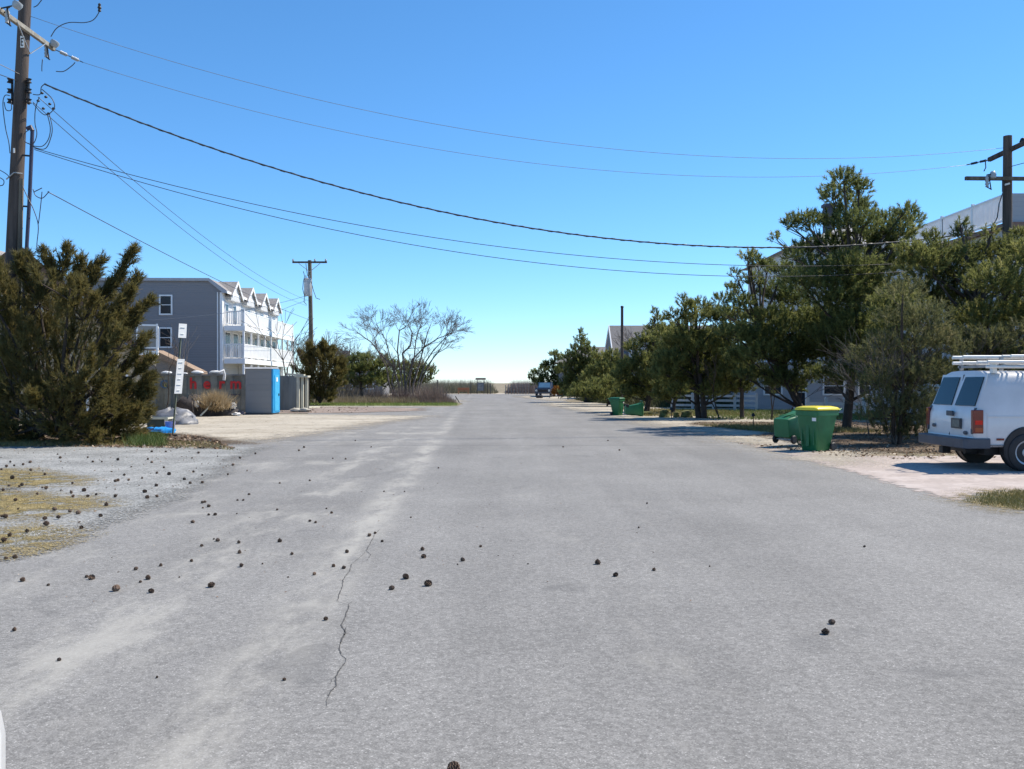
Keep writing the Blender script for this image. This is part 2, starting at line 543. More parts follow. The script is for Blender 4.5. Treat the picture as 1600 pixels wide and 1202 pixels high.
# gravel drive on the left
m_gravel = ground_mat("grey_gravel", [(.25, (.20, .20, .19)), (.5, (.265, .267, .255)), (.75, (.36, .36, .345))], scale=.8, fine=45, finevar=.45, amp=.45, amp2=.3, soft=.12)
drive_poly = [(-60, 8.3), (-5.0, 8.7), (-4.85, 10), (-4.9, 12), (-5.15, 15), (-5.5, 17.5), (-6.3, 21), (-6.5, 24.2), (-9.2, 24.6), (-14, 24.2), (-60, 23.5)]
patch("gravel_driveway", drive_poly, .018, m_gravel, res=.35)
m_sand = ground_mat("pale_sand", [(.25, (.31, .27, .205)), (.5, (.43, .385, .31)), (.75, (.54, .495, .405))], scale=.6, fine=30, finevar=.18, amp=1.9, amp2=.8, soft=.8, stretch=(.5, 1, 1), grain=.37)
lot_poly = [(-7.4, 26.2), (-6.9, 29), (-6.3, 33), (-5.8, 37), (-5.0, 42), (-4.4, 46.5), (-8, 48), (-12, 49.5), (-26, 52), (-30, 40), (-18, 30.5), (-12, 27.6), (-9.6, 26.4)]
patch("sand_lot", lot_poly, .022, m_sand, res=.35, margin=2.6)
m_redgravel = ground_mat("reddish_gravel", [(.3, (.20, .155, .125)), (.5, (.27, .215, .18)), (.75, (.34, .29, .25))], scale=.7, fine=20, finevar=.3, amp=.8, amp2=.4, soft=.4)
patch("reddish_gravel_strip", [(-19, 50.5), (-14.5, 50), (-9, 51.5), (-5.4, 55.5), (-6.0, 61.5), (-9, 63.2), (-19, 63.5)], .026, m_redgravel, res=.45, margin=1.5)
# pale pavement edge line in front of the island
patch("pale_road_edge", [(-17, 64.2), (-4.6, 65.4), (-4.4, 66.7), (-17, 66.6)], .0175, m_sand, res=.4)
# right side: pinkish paved apron, sandy shoulders
m_apron = ground_mat("pinkish_paving", [(.25, (.33, .28, .25)), (.5, (.43, .37, .335)), (.75, (.52, .465, .43))], scale=.9, fine=9, finevar=.10, amp=.22, amp2=.12, soft=.1, bmp=.15)
apron = G((1150, 692), (1200, 698), (1320, 712), (1420, 714), (1600, 712)) + [(22, 21.5), (22, 16.2)] + G((1600, 771), (1545, 768), (1512, 776), (1494, 783), (1440, 770), (1380, 752), (1300, 730), (1220, 709))
patch("driveway", apron, .016, m_apron, res=.25)
sh = [(6.9, 19), (6.75, 24), (6.4, 29), (6.05, 34), (5.6, 40), (4.9, 50), (3.6, 62), (2.6, 70), (2.9, 78), (9, 80), (11, 62), (12, 44), (12.5, 35), (10.5, 26.5), (9, 23.5)]
patch("sand_shoulder", sh, .020, m_sand, res=.4, margin=2.4)
patch("sand_clearing", [(4.2, 84), (1.6, 104), (.4, 118), (3.5, 126), (7.5, 122), (7.6, 100)], .021, m_sand, res=.6, margin=1.6)
patch("dune_sand", [(-16, 126), (-12, 133), (-5, 136), (2, 134), (7, 131), (14, 131), (20, 150), (-28, 150)], .024, m_sand, res=.8, margin=1.6)
patch("parking_sand", [(-8.4, 81), (-5.2, 80.5), (-4.3, 84), (-5.8, 90), (-8.6, 90)], .022, m_sand, res=.35)
m_litter = ground_mat("needle_litter", [(.25, (.055, .042, .03)), (.5, (.12, .088, .06)), (.75, (.24, .185, .13))], scale=1.1, fine=40, finevar=.5, amp=1.3, amp2=.5, soft=.2)
lit = [(8.9, 22.6), (8.0, 26.5), (7.9, 29.5), (9.2, 31.5), (8.2, 33.5), (7.2, 37.5), (7.9, 39.5), (14, 40), (22, 38), (26, 28), (24, 20.8), (15, 21.6), (11.5, 22.3)]
patch("leaf_litter", lit, .024, m_litter, res=.35, margin=1.8, kind='stuff', label="brown needle litter under the pines by the right verge", cat="leaf litter")
patch("verge_litter", [(-60, 24.3), (-14, 24.9), (-9.4, 25.0), (-7.3, 25.6), (-8.4, 27.4), (-11, 30.5), (-16, 34), (-60, 40)], .026, m_litter, res=.4, margin=1.2, kind='stuff', label="brown leaf litter round the big dark juniper and sign post", cat="leaf litter")

# ------------------------------------------------------------------ grass
m_dry = leafmat("dry_grass_blades", (.13, .135, .04), (.33, .26, .11), .2, (.48, .40, .2))
m_grn = leafmat("green_grass_blades", (.06, .10, .02), (.16, .20, .05), .2, (.36, .31, .14))
m_thatch = ground_mat("grass_thatch", [(.3, (.13, .115, .045)), (.5, (.245, .19, .08)), (.75, (.34, .28, .15))], scale=2.2, fine=70, finevar=.4, grain=.47, amp=.75, amp2=.5, soft=.15)
def grass(name, poly, n, h, w, material, label, z=.02, mean=.5, lean=.6, fade=.5):
    P = scatter_in(poly, n)
    keep = rng.uniform(0, 1, n) < np.clip(inside_dist(P, poly) / fade + .15, 0, 1)
    P = P[keep]
    cl = np.sin(P[:, 0] * 1.9 + np.sin(P[:, 1] * 1.3) * 2) * np.cos(P[:, 1] * 1.1 + P[:, 0] * .6)
    V, K, T = blades(np.concatenate([P, np.full((len(P), 1), z)], 1), h, w, lean, mean + .22 * cl + rng.normal(0, .15, len(P)))
    return tag(np_mesh(name, V, K, material, tint=T), label, "grass", kind='stuff')
for i, (poly, lb) in enumerate((
        (G((-140, 737), (0, 734), (60, 738), (115, 748), (108, 760), (40, 764), (-140, 768)), "yellow grass patch in the gravel, nearest the juniper"),
        (G((-160, 772), (0, 769), (70, 775), (140, 782), (150, 792), (70, 806), (0, 812), (-160, 815)), "yellow grass patch in the gravel, middle of the three"),
        (G((-200, 836), (0, 833), (60, 826), (100, 824), (104, 836), (70, 850), (0, 866), (-200, 900)), "brown grass patch at the road edge with pinecones beside it"))):
    patch("grass_thatch", poly, .024, m_thatch, res=.12, margin=.5, kind='stuff', label=lb.replace("grass patch", "matted thatch under the grass"), cat="grass")
    grass("dry_grass", poly, 7000, .035, .006, m_dry, lb, mean=.55, lean=1.2, fade=1.0)
grass("dry_grass", G((-100, 702), (0, 700), (200, 699), (330, 703), (372, 706), (330, 692), (200, 690), (0, 690), (-100, 690)), 9000, .10, .012, m_dry, "dry grass fringe along the gravel below the juniper", mean=.35)
grass("green_grass", G((195, 700), (260, 700), (262, 684), (190, 682)), 3500, .30, .014, m_grn, "green grass clump at the foot of the sign post", mean=.4)
patch("island_turf", [(-17, 67.3), (-4.0, 67.3), (-4.3, 74), (-6.0, 84), (-18, 84)], .03, ground_mat("island_turf", [(.3, (.13, .17, .05)), (.5, (.20, .235, .075)), (.75, (.30, .29, .12))], scale=.7, fine=12, finevar=.3, amp=.25, amp2=.2, soft=.15), res=.5, kind='structure')
grass("green_grass", [(-17, 67.3), (-4.0, 67.3), (-4.3, 74), (-6.0, 82), (-18, 82)], 16000, .15, .03, leafmat("lawn_blades", (.09, .15, .03), (.21, .26, .07), .3, (.36, .33, .15)), "short green grass on the island before the bare tree", mean=.5)
grass("tall_dry_grass", [(-17, 74.5), (-7.4, 73.5), (-7.6, 80), (-17, 82)], 8000, .55, .03, leafmat("straw_stalks", (.13, .10, .06), (.36, .29, .19), .2), "pale tall dry grass beneath the bare tree", mean=.55, lean=.3)
grass("dry_grass", G((1500, 786), (1525, 775), (1560, 769), (1640, 768), (1760, 800), (1640, 806), (1560, 796)), 9000, .07, .009, m_dry, "dry grass tuft corner beside the pale driveway", mean=.35, lean=.8)
patch("verge_thatch", G((1500, 786), (1525, 774), (1560, 768), (1640, 767), (1760, 800), (1640, 807), (1560, 797)), .022, m_thatch, res=.12, margin=.5, kind='stuff', label="thin thatch of dry grass beside the pale driveway", cat="grass")
grass("verge_grass", [(7.2, 36.5), (12, 36.5), (13, 31), (8.6, 30.5)], 7000, .16, .02, m_dry, "straggly dry grass on the shaded sand by the pine trunks", mean=.4)
grass("verge_grass", [(6.2, 46), (12, 46), (13, 56), (7, 60)], 8000, .14, .03, m_dry, "yellowing grass behind the pair of far green bins", mean=.45)
grass("yard_grass", [(9, 42), (22, 40), (22, 56), (9, 56)], 14000, .16, .03, m_grn, "green yard grass between the pines and the white rail fences", mean=.5)

# twigs, chips and dead leaves on the verges
def chips(name, poly, n, size, material, label, z=.035):
    P = scatter_in(poly, n)
    c = np.concatenate([P, np.full((n, 1), z)], 1)
    a = unit(rng.normal(0, 1, (n, 3)) * [1, 1, .35]); b = unit(np.cross(a, rng.normal(0, 1, (n, 3)) * [.4, .4, 1]))
    s = size * rng.uniform(.4, 1.3, (n, 1))
    V = np.stack([c - a * s, c + b * s * .5, c + a * s, c - b * s * .5], 1).reshape(-1, 3)
    V[:, 2] = np.maximum(V[:, 2], .018)
    t = np.repeat(rng.uniform(0, 1, n), 4)
    return tag(np_mesh(name, V, np.arange(n * 4).reshape(-1, 4), material, tint=t), label, "leaves", kind='stuff')
m_dead = leafmat("dead_leaves", (.07, .045, .03), (.27, .17, .10), .1, (.48, .40, .30))
chips("dead_leaves", G((60, 699), (370, 704), (340, 690), (300, 681), (60, 684)), 2600, .06, m_dead, "curled brown dead leaves round the foot of the sign post")
chips("dead_leaves", lit, 5000, .05, m_dead, "dead leaves and twigs strewn beneath the big pines")
chips("dead_leaves", G((1150, 694), (1300, 714), (1420, 720), (1600, 716), (1600, 708), (1300, 700)), 900, .04, m_dead, "dead leaves blown along the edge of the pale driveway")
chips("road_grit", [(-4.5, 7), (1.5, 7), (2.5, 24), (-6, 24)], 420, .013, m_dead, "tiny bark crumbs and needles strewn over the left lane", z=.02)
chips("road_grit", [(-14, 13), (-5, 10), (-6, 24), (-18, 24)], 900, .022, m_dead, "tiny bark crumbs strewn over the gravel driveway", z=.03)
chips("dead_leaves", [(-9, 64), (-20, 63), (-20, 52), (-9, 52)], 400, .07, m_dead, "scraps of litter on the reddish gravel strip")
# ------------------------------------------------------------------ shared materials
m_pole = M("weathered_pole", (.085, .065, .055), .9, .4, 6, bmp=.6, bscale=30, stretch=(1, 1, .08))
m_pole2 = M("grey_pole", (.13, .11, .085), .9, .4, 6, bmp=.5, bscale=30, stretch=(1, 1, .08))
m_arm = M("grey_timber", (.27, .25, .21), .85, .25, 5, stretch=(.3, 1, 1))
m_white = M("white_paint", (.78, .78, .76), .5, .05, 3)
m_porc = M("grey_porcelain", (.40, .42, .43), .3, .1, 3)
m_black = M("black_rubber", (.018, .018, .02), .6, .2, 8)
m_wire = M("black_cable", (.045, .045, .05), .4, .2, 3)
m_alu = M("bare_aluminium", (.42, .40, .38), .45, .15, 3, metal=.6)
m_galv = M("galvanised_steel", (.42, .43, .43), .5, .15, 5, metal=.7)
m_conduit = M("dark_conduit", (.035, .035, .07), .5, .2, 3)
m_glass = M("dark_glass", (.02, .025, .03), .18, .2, 1.2, spec=.35)
m_trim = M("white_trim", (.86, .86, .85), .5, .04, 3)

def insulator(mb, p, d, n=5, r=.07, step=.05):
    p, d = Vector(p), Vector(d).normalized()
    q = d.to_track_quat('Z', 'Y').to_matrix().to_4x4(); q.translation = p
    prof = [(.02, 0)]
    for i in range(n): prof += [(.025, step * i + .005), (r, step * i + .012), (r * .8, step * i + .03), (.025, step * i + .034)]
    prof += [(.015, step * n + .05)]
    mb.lathe(prof, 10, M=q)

# ------------------------------------------------------------------ big pole on the left
Zp = 27.5
top, bot = at(42, -40, Zp), at(6, 700, Zp); bot.z = -.2
def on_pole(py): # point on the pole axis at picture row py
    t = (H + (HOR - py) / F * Zp - bot.z) / (top.z - bot.z)
    return bot.lerp(top, t)
pole = thing("utility_pole", "tall dark wooden utility pole rising behind the big juniper", "utility pole", (bot.x, bot.y, 0))
mb = MB(); mb.tube([bot, bot.lerp(top, .5), top], [.225, .20, .165], 16)
mb.build("shaft", m_pole, pole, 60)
a0 = on_pole(52)
mb = MB(); mb.bar(a0 + Vector((.21, -2.6, 0)), a0 + Vector((.23, 1.35, 0)), .11, .13)
mb.build("crossarm", m_arm, pole, bevel=.01)
for ya in (-.9, .75):
    mb = MB(); mb.bar(a0 + Vector((.19, .0, -.62)), a0 + Vector((.29, ya, -.03)), .03, .02); mb.build("arm_brace", m_galv, pole)
def cutout(c, parent, arm=None):
    c = Vector(c)
    m1 = MB(); m1.lathe([(.02, -.24), (.06, -.22), (.045, -.18), (.07, -.12), (.045, -.08), (.07, -.02), (.045, .02), (.07, .08), (.04, .12), (.02, .2)], 10, c)
    o = m1.build("fuse_cutout", m_porc, parent, 60)
    m2 = MB(); m2.tube([c + Vector((.11, -.05, -.33)), c + Vector((.03, -.05, .18))], .02, 8)
    m2.bar(c + Vector((-.02, 0, .18)), c + Vector((.10, -.05, .2)), .03, .03); m2.bar(c + Vector((-.02, 0, -.22)), c + Vector((.13, -.05, -.33)), .03, .03)
    m2.build("fuse_tube", m_black, o)
    if arm is not None:
        m3 = MB(); m3.bar(arm, c + Vector((0, 0, .05)), .035, .035); m3.build("fuse_bracket", m_black, o)
    return o
cutout(at(73, 78, 28.5), pole, a0 + Vector((.22, 1.1, .02)))
cutout(at(12, 24, 25.9), pole, a0 + Vector((.2, -1.5, .02)))
for (px, py, Y, ya) in ((86, 68, 28.6, 1.2), (28, 8, 25.8, -1.7)):
    c = at(px, py, Y)
    mb = MB(); mb.lathe([(.02, -.13), (.10, -.12), (.14, .0), (.12, .07), (.02, .09)], 12, c, Matrix.Rotation(.5, 4, 'Y')); o_ = mb.build("surge_arrester", m_porc, pole, 60)
    mb = MB(); mb.bar(a0 + Vector((.22, ya, .03)), c, .03, .03); mb.build("arrester_bracket", m_black, o_)
i0, i1 = a0 + Vector((.24, 1.35, 0)), at(130, 98, Zp + 1.2)
for t in (.22, .62):
    mb = MB(); insulator(mb, i0.lerp(i1, t), i1 - i0, 5, .055); mb.build("strain_insulator", m_porc, pole, 60)
mb = MB(); mb.tube([i0, i1], .014, 6); mb.build("dead_end_link", m_black, pole)
# rack of spools
for sx in (-1, 1):
    c0 = on_pole(145)
    mb = MB(); mb.box(c0.x + sx * .24 - .02, c0.x + sx * .24 + .02, c0.y - .06, c0.y + .02, c0.z - .36, c0.z + .40)
    r_ = mb.build("spool_rack", m_black, pole)
    for k in (-.28, .02, .32):
        mb = MB(); mb.lathe([(.03, -.06), (.085, -.055), (.05, -.01), (.05, .02), (.085, .055), (.03, .06)], 10, (c0.x + sx * .28, c0.y - .08, c0.z + k)); mb.build("spool_insulator", m_black, r_, 60)
# tags on the shaft
c0 = on_pole(70)
mb = MB(); mb.box(c0.x + .03, c0.x + .14, c0.y - .215, c0.y - .205, c0.z - .17, c0.z + .17)
tg = mb.build("number_tag", m_white, pole)
mb = MB()
for k in (-.10, 0, .10): mb.box(c0.x + .05, c0.x + .12, c0.y - .219, c0.y - .2155, c0.z + k - .02, c0.z + k + .012)
mb.box(c0.x + .05, c0.x + .07, c0.y - .219, c0.y - .2155, c0.z - .11, c0.z + .11)
mb.build("number_mark", m_black, tg)
c0 = on_pole(238)
mb = MB(); mb.box(c0.x - .02, c0.x + .03, c0.y - .235, c0.y - .22, c0.z - .08, c0.z + .06); mb.build("number_tag", m_white, pole)
# standoff conduit
q = [at(51, 205, Zp - .1), at(47, 300, Zp - .1), at(40, 420, Zp - .1)]; q[-1].z = q[-1].z
dn = q[2] + (q[2] - q[1]) * 2.2; dn.z = 0
mb = MB(); mb.tube(q + [dn], .055, 10); mb.tube([q[0], q[0] + Vector((-.05, 0, .12)), q[0] + Vector((-.16, 0, .06))], .065, 10)
mb.build("conduit", m_conduit, pole, 60)
mb = MB(); mb.tube([at(34, 280, Zp - .1), at(30, 430, Zp - .1), Vector((at(22, 700, Zp).x, Zp - .1, 0))], .07, 8); mb.build("cable_riser", m_pole2, pole, 60)
for (x_, y_) in ((66, 146), (72, 152), (78, 163), (84, 170), (60, 158), (68, 170), (76, 178)):
    mb = MB(); mb.blob(at(x_, y_, Zp - .25), (.05, .05, .035), 2, .1, 8, 5); mb.build("wire_clamp", m_black, pole)
for py in (244, 323, 420):
    c0 = on_pole(py); e = at(49 - (py - 205) * .05, py, Zp - .1)
    mb = MB(); mb.bar(c0 + Vector((.18, -.08, 0)), e, .03, .05); mb.build("standoff_bracket", m_black, pole)
mb = MB(); mb.tube([on_pole(281) + Vector((-.2, -.19, -.03)), on_pole(276) + Vector((.05, -.24, .06)), on_pole(274) + Vector((.22, -.1, .02))], .02, 6); mb.build("guy_clamp", m_galv, pole)
# loose jumpers and drip loops around the rack
loops = [[(70, 132), (65, 137), (63, 148), (52, 148)], [(62, 152), (56, 170), (55, 192), (58, 210), (52, 225), (40, 222), (38, 210), (48, 202)], [(78, 180), (82, 200), (80, 215), (72, 232), (58, 232), (44, 224)],
         [(74, 178), (79, 200), (76, 218), (66, 229), (50, 228)], [(52, 162), (70, 180), (85, 170), (82, 155), (66, 140)], [(16, 150), (8, 150), (5, 165), (9, 200), (14, 222), (16, 240)],
         [(18, 158), (18, 172), (10, 172), (7, 160)], [(80, 58), (90, 44), (108, 36), (132, 36), (146, 32), (154, 22), (157, 14)], [(88, 112), (100, 112), (112, 104), (118, 98)], [(67, 93), (66, 104), (66, 112)],
         [(53, 12), (60, 8), (70, -6)], [(52, 296), (56, 306), (66, 310), (74, 303), (77, 299)], [(66, 294), (58, 298), (54, 300)], [(66, 300), (64, 320), (61, 345), (60, 350)], [(35, 290), (44, 310), (52, 326), (60, 352), (58, 380), (58, 392)],
         [(0, 266), (10, 272), (16, 278)], [(-10, 290), (4, 290), (6, 282), (-4, 276)]]
for L in loops:
    P = smooth_path([at(x, y, Zp - .35) for x, y in L])
    mb = MB(); mb.tube(P, .013, 6); mb.build("jumper_wire", m_wire, pole, 180)
mb = MB(); mb.lathe([(.01, -.12), (.05, -.1), (.035, -.03), (.06, 0), (.035, .05), (.045, .1), (.01, .14)], 8, at(156, 13, Zp - .45)); mb.build("line_clamp", m_black, pole)

# ------------------------------------------------------------------ right pole
Zr = 32.0
rp = at(1574, 213, Zr)
rpole = thing("utility_pole", "dark wooden utility pole with two crossarms before the roof deck house", "utility pole", (rp.x, Zr, 0))
mb = MB(); mb.tube([(rp.x - .02, Zr, -.2), (rp.x, Zr, rp.z)], [.19, .14], 14); mb.build("shaft", m_pole, rpole, 60)
mb = MB(); mb.bar(at(1545, 250, Zr + 1.1), at(1640, 205, Zr - 2), .12, .14); mb.build("crossarm", m_pole, rpole)
mb = MB(); mb.bar(at(1508, 279, Zr - .25), at(1650, 280, Zr - .25), .11, .12); mb.build("crossarm", m_pole2, rpole)
i0, i1 = at(1545, 250, Zr + 1.1), at(1510, 258, Zr + 1.2)
for t in (.12, .52):
    mb = MB(); insulator(mb, i0.lerp(i1, t), i1 - i0, 5, .05, .045); mb.build("strain_insulator", m_black, rpole, 60)
mb = MB(); mb.tube([i0, i1], .02, 6); mb.build("dead_end_link", m_black, rpole)
cutout(at(1542, 282, Zr - .5), rpole); 
mb = MB(); mb.lathe([(.02, -.12), (.10, -.1), (.11, .02), (.07, .12), (.02, .14)], 12, at(1551, 274, Zr - .5)); mb.build("surge_arrester", m_porc, rpole, 60)
for px in (1598, ):
    mb = MB(); mb.lathe([(.02, -.12), (.10, -.1), (.11, .02), (.07, .12), (.02, .14)], 12, at(px, 222, Zr - .4)); mb.build("pin_insulator", m_black, rpole, 60)
mb = MB(); mb.bar(at(1570, 289, Zr - .2), at(1577, 287, Zr - .2), .05, .06); mb.build("bracket", m_white, rpole)
for L in ([(1567, 300), (1561, 318), (1558, 340), (1552, 352)], [(1539, 250), (1540, 262), (1537, 268)], [(1566, 280), (1566, 300)]):
    mb = MB(); mb.tube([at(x, y, Zr - .25) for x, y in L], .018, 6); mb.build("jumper_wire", m_wire, rpole)

# ------------------------------------------------------------------ far pole on the left
Zf = 75.0
fp = at(484, 407, Zf)
fpole = thing("utility_pole", "far wooden utility pole with single crossarm and grey transformer can", "utility pole", (fp.x, Zf, 0))
mb = MB(); mb.tube([(at(488, 598, Zf).x, Zf, -.2), (fp.x, Zf, fp.z)], [.20, .15], 12); mb.build("shaft", m_pole2, fpole, 60)
mb = MB(); mb.bar(at(457, 410, Zf - .2), at(511, 410, Zf - .2), .13, .14); mb.build("crossarm", m_pole, fpole)
for px in (458, 492, 509):
    mb = MB(); mb.lathe([(.02, 0), (.06, .02), (.09, .1), (.05, .14), (.07, .2), (.02, .22)], 8, at(px, 410, Zf - .2) + Vector((0, 0, .06))); mb.build("pin_insulator", m_porc, fpole, 60)
mb = MB(); mb.tube([at(467, 412, Zf - .3), at(484, 425, Zf - .25)], .025, 5); mb.tube([at(500, 412, Zf - .3), at(484, 425, Zf - .25)], .025, 5); mb.build("arm_brace", m_galv, fpole)
c = at(481, 449, Zf - .5)
mb = MB(); mb.lathe([(.05, -.72), (.28, -.7), (.30, -.66), (.30, .58), (.32, .6), (.32, .66), (.2, .74), (.05, .76)], 18, c)
tr = mb.build("transformer", M("transformer_grey", (.46, .47, .49), .45, .08, 3), fpole, 40)
for dx in (-.13, .13):
    mb = MB(); insulator(mb, c + Vector((dx, -.05, .7)), (dx * .6, 0, 1), 4, .06, .06); mb.build("bushing", m_porc, tr, 60)
for L in ([(474, 424), (476, 432), (474, 440)], [(474, 440), (473, 452), (476, 464), (481, 462)], [(486, 440), (490, 455), (494, 466), (500, 468)], [(478, 412), (479, 422), (481, 432)], [(476, 462), (475, 472), (479, 476)]):
    mb = MB(); mb.tube([at(x, y, Zf - .75) for x, y in L], .028, 5); mb.build("jumper_wire", m_wire, fpole)

# single slim pole on the right among the pines
Zs = 58.0
s0 = at(972, 481, Zs)
spole = thing("utility_pole", "slim bare dark pole without crossarms standing behind the far green bins", "utility pole", (s0.x, Zs, 0))
mb = MB(); mb.tube([(s0.x, Zs, -.2), (s0.x, Zs, s0.z)], [.11, .085], 10); mb.build("shaft", m_pole, spole, 60)
mb = MB(); mb.lathe([(.09, 0), (.10, .02), (.10, .08), (.05, .12)], 10, (s0.x, Zs, s0.z)); mb.build("cap", m_black, spole)

# ------------------------------------------------------------------ wires
def wire(A, B, mid, r, material, label, n=40, twist=0.0, group="overhead wires across the street"):
    A, B = Vector(A), Vector(B); px, py = mid
    best = None
    for i in range(n * 8 + 1):
        t = i / (n * 8); p = A.lerp(B, t)
        x = 800 + p.x / p.y * F
        if best is None or abs(x - px) < best[0]: best = (abs(x - px), t)
    t = best[1]; p = A.lerp(B, t)
    want = H + (HOR - py) / F * p.y
    sag = (p.z - want) / max(4 * t * (1 - t), 1e-3)
    pts = [A.lerp(B, i / n) - Vector((0, 0, sag * 4 * (i / n) * (1 - i / n))) for i in range(n + 1)]
    mb = MB()
    if twist:
        mb.tube(pts, r, 7)
        m = n * 5
        tw = []
        for i in range(m + 1):
            s = i / m; q = A.lerp(B, s) - Vector((0, 0, sag * 4 * s * (1 - s)))
            tw.append(q + Vector((0, math.sin(i * 1.1), math.cos(i * 1.1))) * r * 1.1)
        mb.tube(tw, r * .55, 5)
    else:
        mb.tube(pts, r, 6)
    o = mb.build("power_line", material, None, 180)
    return tag(o, label, "wire", group)
m_thin = M("weathered_copper", (.26, .24, .22), .5, .2, 3, metal=.3)
wire(at(48, 26, Zp), at(1572, 231, Zr), (800, 214), .0065, m_thin, "thin bare wire, uppermost of all across the sky")
wire(at(130, 98, Zp + 1.2), at(1510, 258, Zr + 1.2), (760, 246), .0065, m_thin, "thin bare wire second from top, ending at the dead end insulators")
wire(at(70, 132, Zp - .3), at(1572, 356, Zr), (800, 352), .023, M("bundled_cable", (.06, .06, .06), .4, .4, 8), "thick black bundled cable sagging across the whole street", n=60, twist=1)
wire(at(54, 232, Zp - .3), at(1572, 400, Zr), (800, 388), .010, m_wire, "upper one of two thin black cables sagging below the bundled cable")
wire(at(54, 234, Zp - .2), at(1572, 408, Zr), (700, 392), .010, m_wire, "lower one of two thin black cables sagging below the bundled cable")
wire(at(75, 300, Zp - .2), at(484, 500, Zf - .3), (345, 440), .014, m_wire, "single black cable running down from the near pole past the grey gable roof", group="wires between the left poles")
wire(at(60, 152, Zp - .2), at(482, 470, Zf - .3), (252, 318), .010, m_wire, "thin cable sloping between the left poles, upper of a close pair", group="wires between the left poles")
wire(at(52, 160, Zp - .2), at(480, 478, Zf - .3), (240, 322), .010, m_wire, "thin cable sloping between the left poles, lower of a close pair", group="wires between the left poles")
wire(at(476, 463, Zf - .3), at(190, 503, 41), (330, 492), .013, m_wire, "service wire from the transformer pole across the grey gable wall", group="service wires")
wire(at(478, 470, Zf - .3), at(388, 510, 82), (432, 488), .014, m_wire, "short service wire from the transformer pole to the white balconies", group="service wires")
wire(at(-260, 40, Zp - 6), at(34, 118, Zp - .1), (0, 101), .01, m_thin, "bare wire leaving the picture left of the near pole, upper one", group="wires left of the near pole")
wire(at(-260, 60, Zp - 6), at(30, 128, Zp - .1), (0, 117), .012, m_wire, "black wire leaving the picture left of the near pole, lower one", group="wires left of the near pole")
wire(at(1574, 262, Zr), at(1760, 225, Zr - 10), (1600, 255), .012, m_wire, "black wire leaving the picture right of the pole by the roof deck", group="wires right of the pole by the roof deck")

# ------------------------------------------------------------------ grey townhouse block (local x: towards the street, y: along it)
m_sid = siding("grey_siding", (.235, .235, .25), .17)
m_wsid = siding("white_siding", (.62, .62, .61), .16)
m_shing = M("brown_shingles", (.27, .25, .235), .9, .25, 9, bmp=.5, bscale=18)
X0, Y0 = -20.3, 65.0
th = thing("townhouse_block", "grey sided three storey townhouse block with white balconies and four gablets", "building", (X0, Y0, 0), math.atan(50 / 1450))
LEN, EAVE, RID = 17.8, 8.12, 8.98
mb = MB(); mb.prism([(-15, -.2), (0, -.2), (0, EAVE), (-.85, RID - .12), (-15, RID - .12)], 0, .24, 'y'); mb.build("gable_wall", m_sid, th, world=False)
mb = MB(); mb.box(-15, 0, .24, LEN, -.2, EAVE - .05); mb.build("wall", m_wsid, th, world=False)
mb = MB(); mb.prism([(.35, EAVE - .12), (.35, EAVE), (-.87, RID), (-15.2, RID), (-15.2, RID - .12), (-.8, RID - .12)], -.15, LEN + .1, 'y'); mb.build("roof", m_shing, th, world=False)
mb = MB(); mb.prism([(.36, EAVE - .16), (.36, EAVE + .02), (-.86, RID + .02), (-15.2, RID + .02), (-15.2, RID - .18), (-.92, RID - .18), (.1, EAVE - .16)], -.19, -.155, 'y'); mb.build("rake_board", M("grey_fascia", (.42, .42, .44), .6, .05, 2), th, world=False)
mb = MB(); mb.box(.36, .40, -.15, LEN, EAVE - .18, EAVE - .02); mb.build("fascia", m_trim, th, world=False)
mb = MB(); mb.box(-.16, .02, -.03, .24, 0, EAVE - .1); mb.build("corner_board", m_trim, th, world=False)
mb = MB(); mb.tube([(-.3, -.06, 0), (-.3, -.06, EAVE - .1)], .045, 8); mb.build("downpipe", m_trim, th, world=False)
def wall_window(parent, x0, x1, z0, z1, y=-.0, sash=True):
    fr = MB()
    w = .10
    fr.box(x0, x0 + w, y - .06, y + .02, z0, z1); fr.box(x1 - w, x1, y - .06, y + .02, z0, z1)
    fr.box(x0 + w, x1 - w, y - .06, y + .02, z0, z0 + w); fr.box(x0 + w, x1 - w, y - .06, y + .02, z1 - w, z1)
    if sash: fr.box(x0 + w, x1 - w, y - .045, y + .02, (z0 + z1) / 2 - .025, (z0 + z1) / 2 + .025)
    o = fr.build("window", m_trim, parent, world=False)
    g = MB(); g.box(x0 + w, x1 - w, y - .025, y + .01, z0 + w, z1 - w); g.build("pane", m_glass, o, world=False)
    return o
wall_window(th, -4.35, -3.43, 6.42, 7.84)
wall_window(th, -4.38, -3.46, 4.12, 5.56)
wall_window(th, -9.6, -8.7, 6.42, 7.84)
nu = 4; uw = LEN / nu
for i in range(nu):
    yc = uw * (i + .5); hw = 1.25; pk = EAVE + .86
    mb = MB(); mb.prism([(yc - hw, EAVE - .55), (yc + hw, EAVE - .55), (yc + hw, EAVE - .1), (yc, pk - .1), (yc - hw, EAVE - .1)], -.8, .38, 'x'); g_ = mb.build("gablet", m_wsid, th, world=False)
    mb = MB(); mb.prism([(yc - hw - .25, EAVE - .33), (yc - hw - .25, EAVE - .23), (yc, pk + .03), (yc + hw + .25, EAVE - .23), (yc + hw + .25, EAVE - .33), (yc, pk - .07)], -1.9, .52, 'x'); mb.build("gablet_roof", m_shing, g_, world=False)
    mb = MB(); mb.prism([(yc - hw - .26, EAVE - .42), (yc - hw - .26, EAVE - .22), (yc, pk + .06), (yc + hw + .26, EAVE - .22), (yc + hw + .26, EAVE - .42), (yc, pk - .16)], .525, .575, 'x'); mb.build("bargeboard", m_trim, g_, world=False)
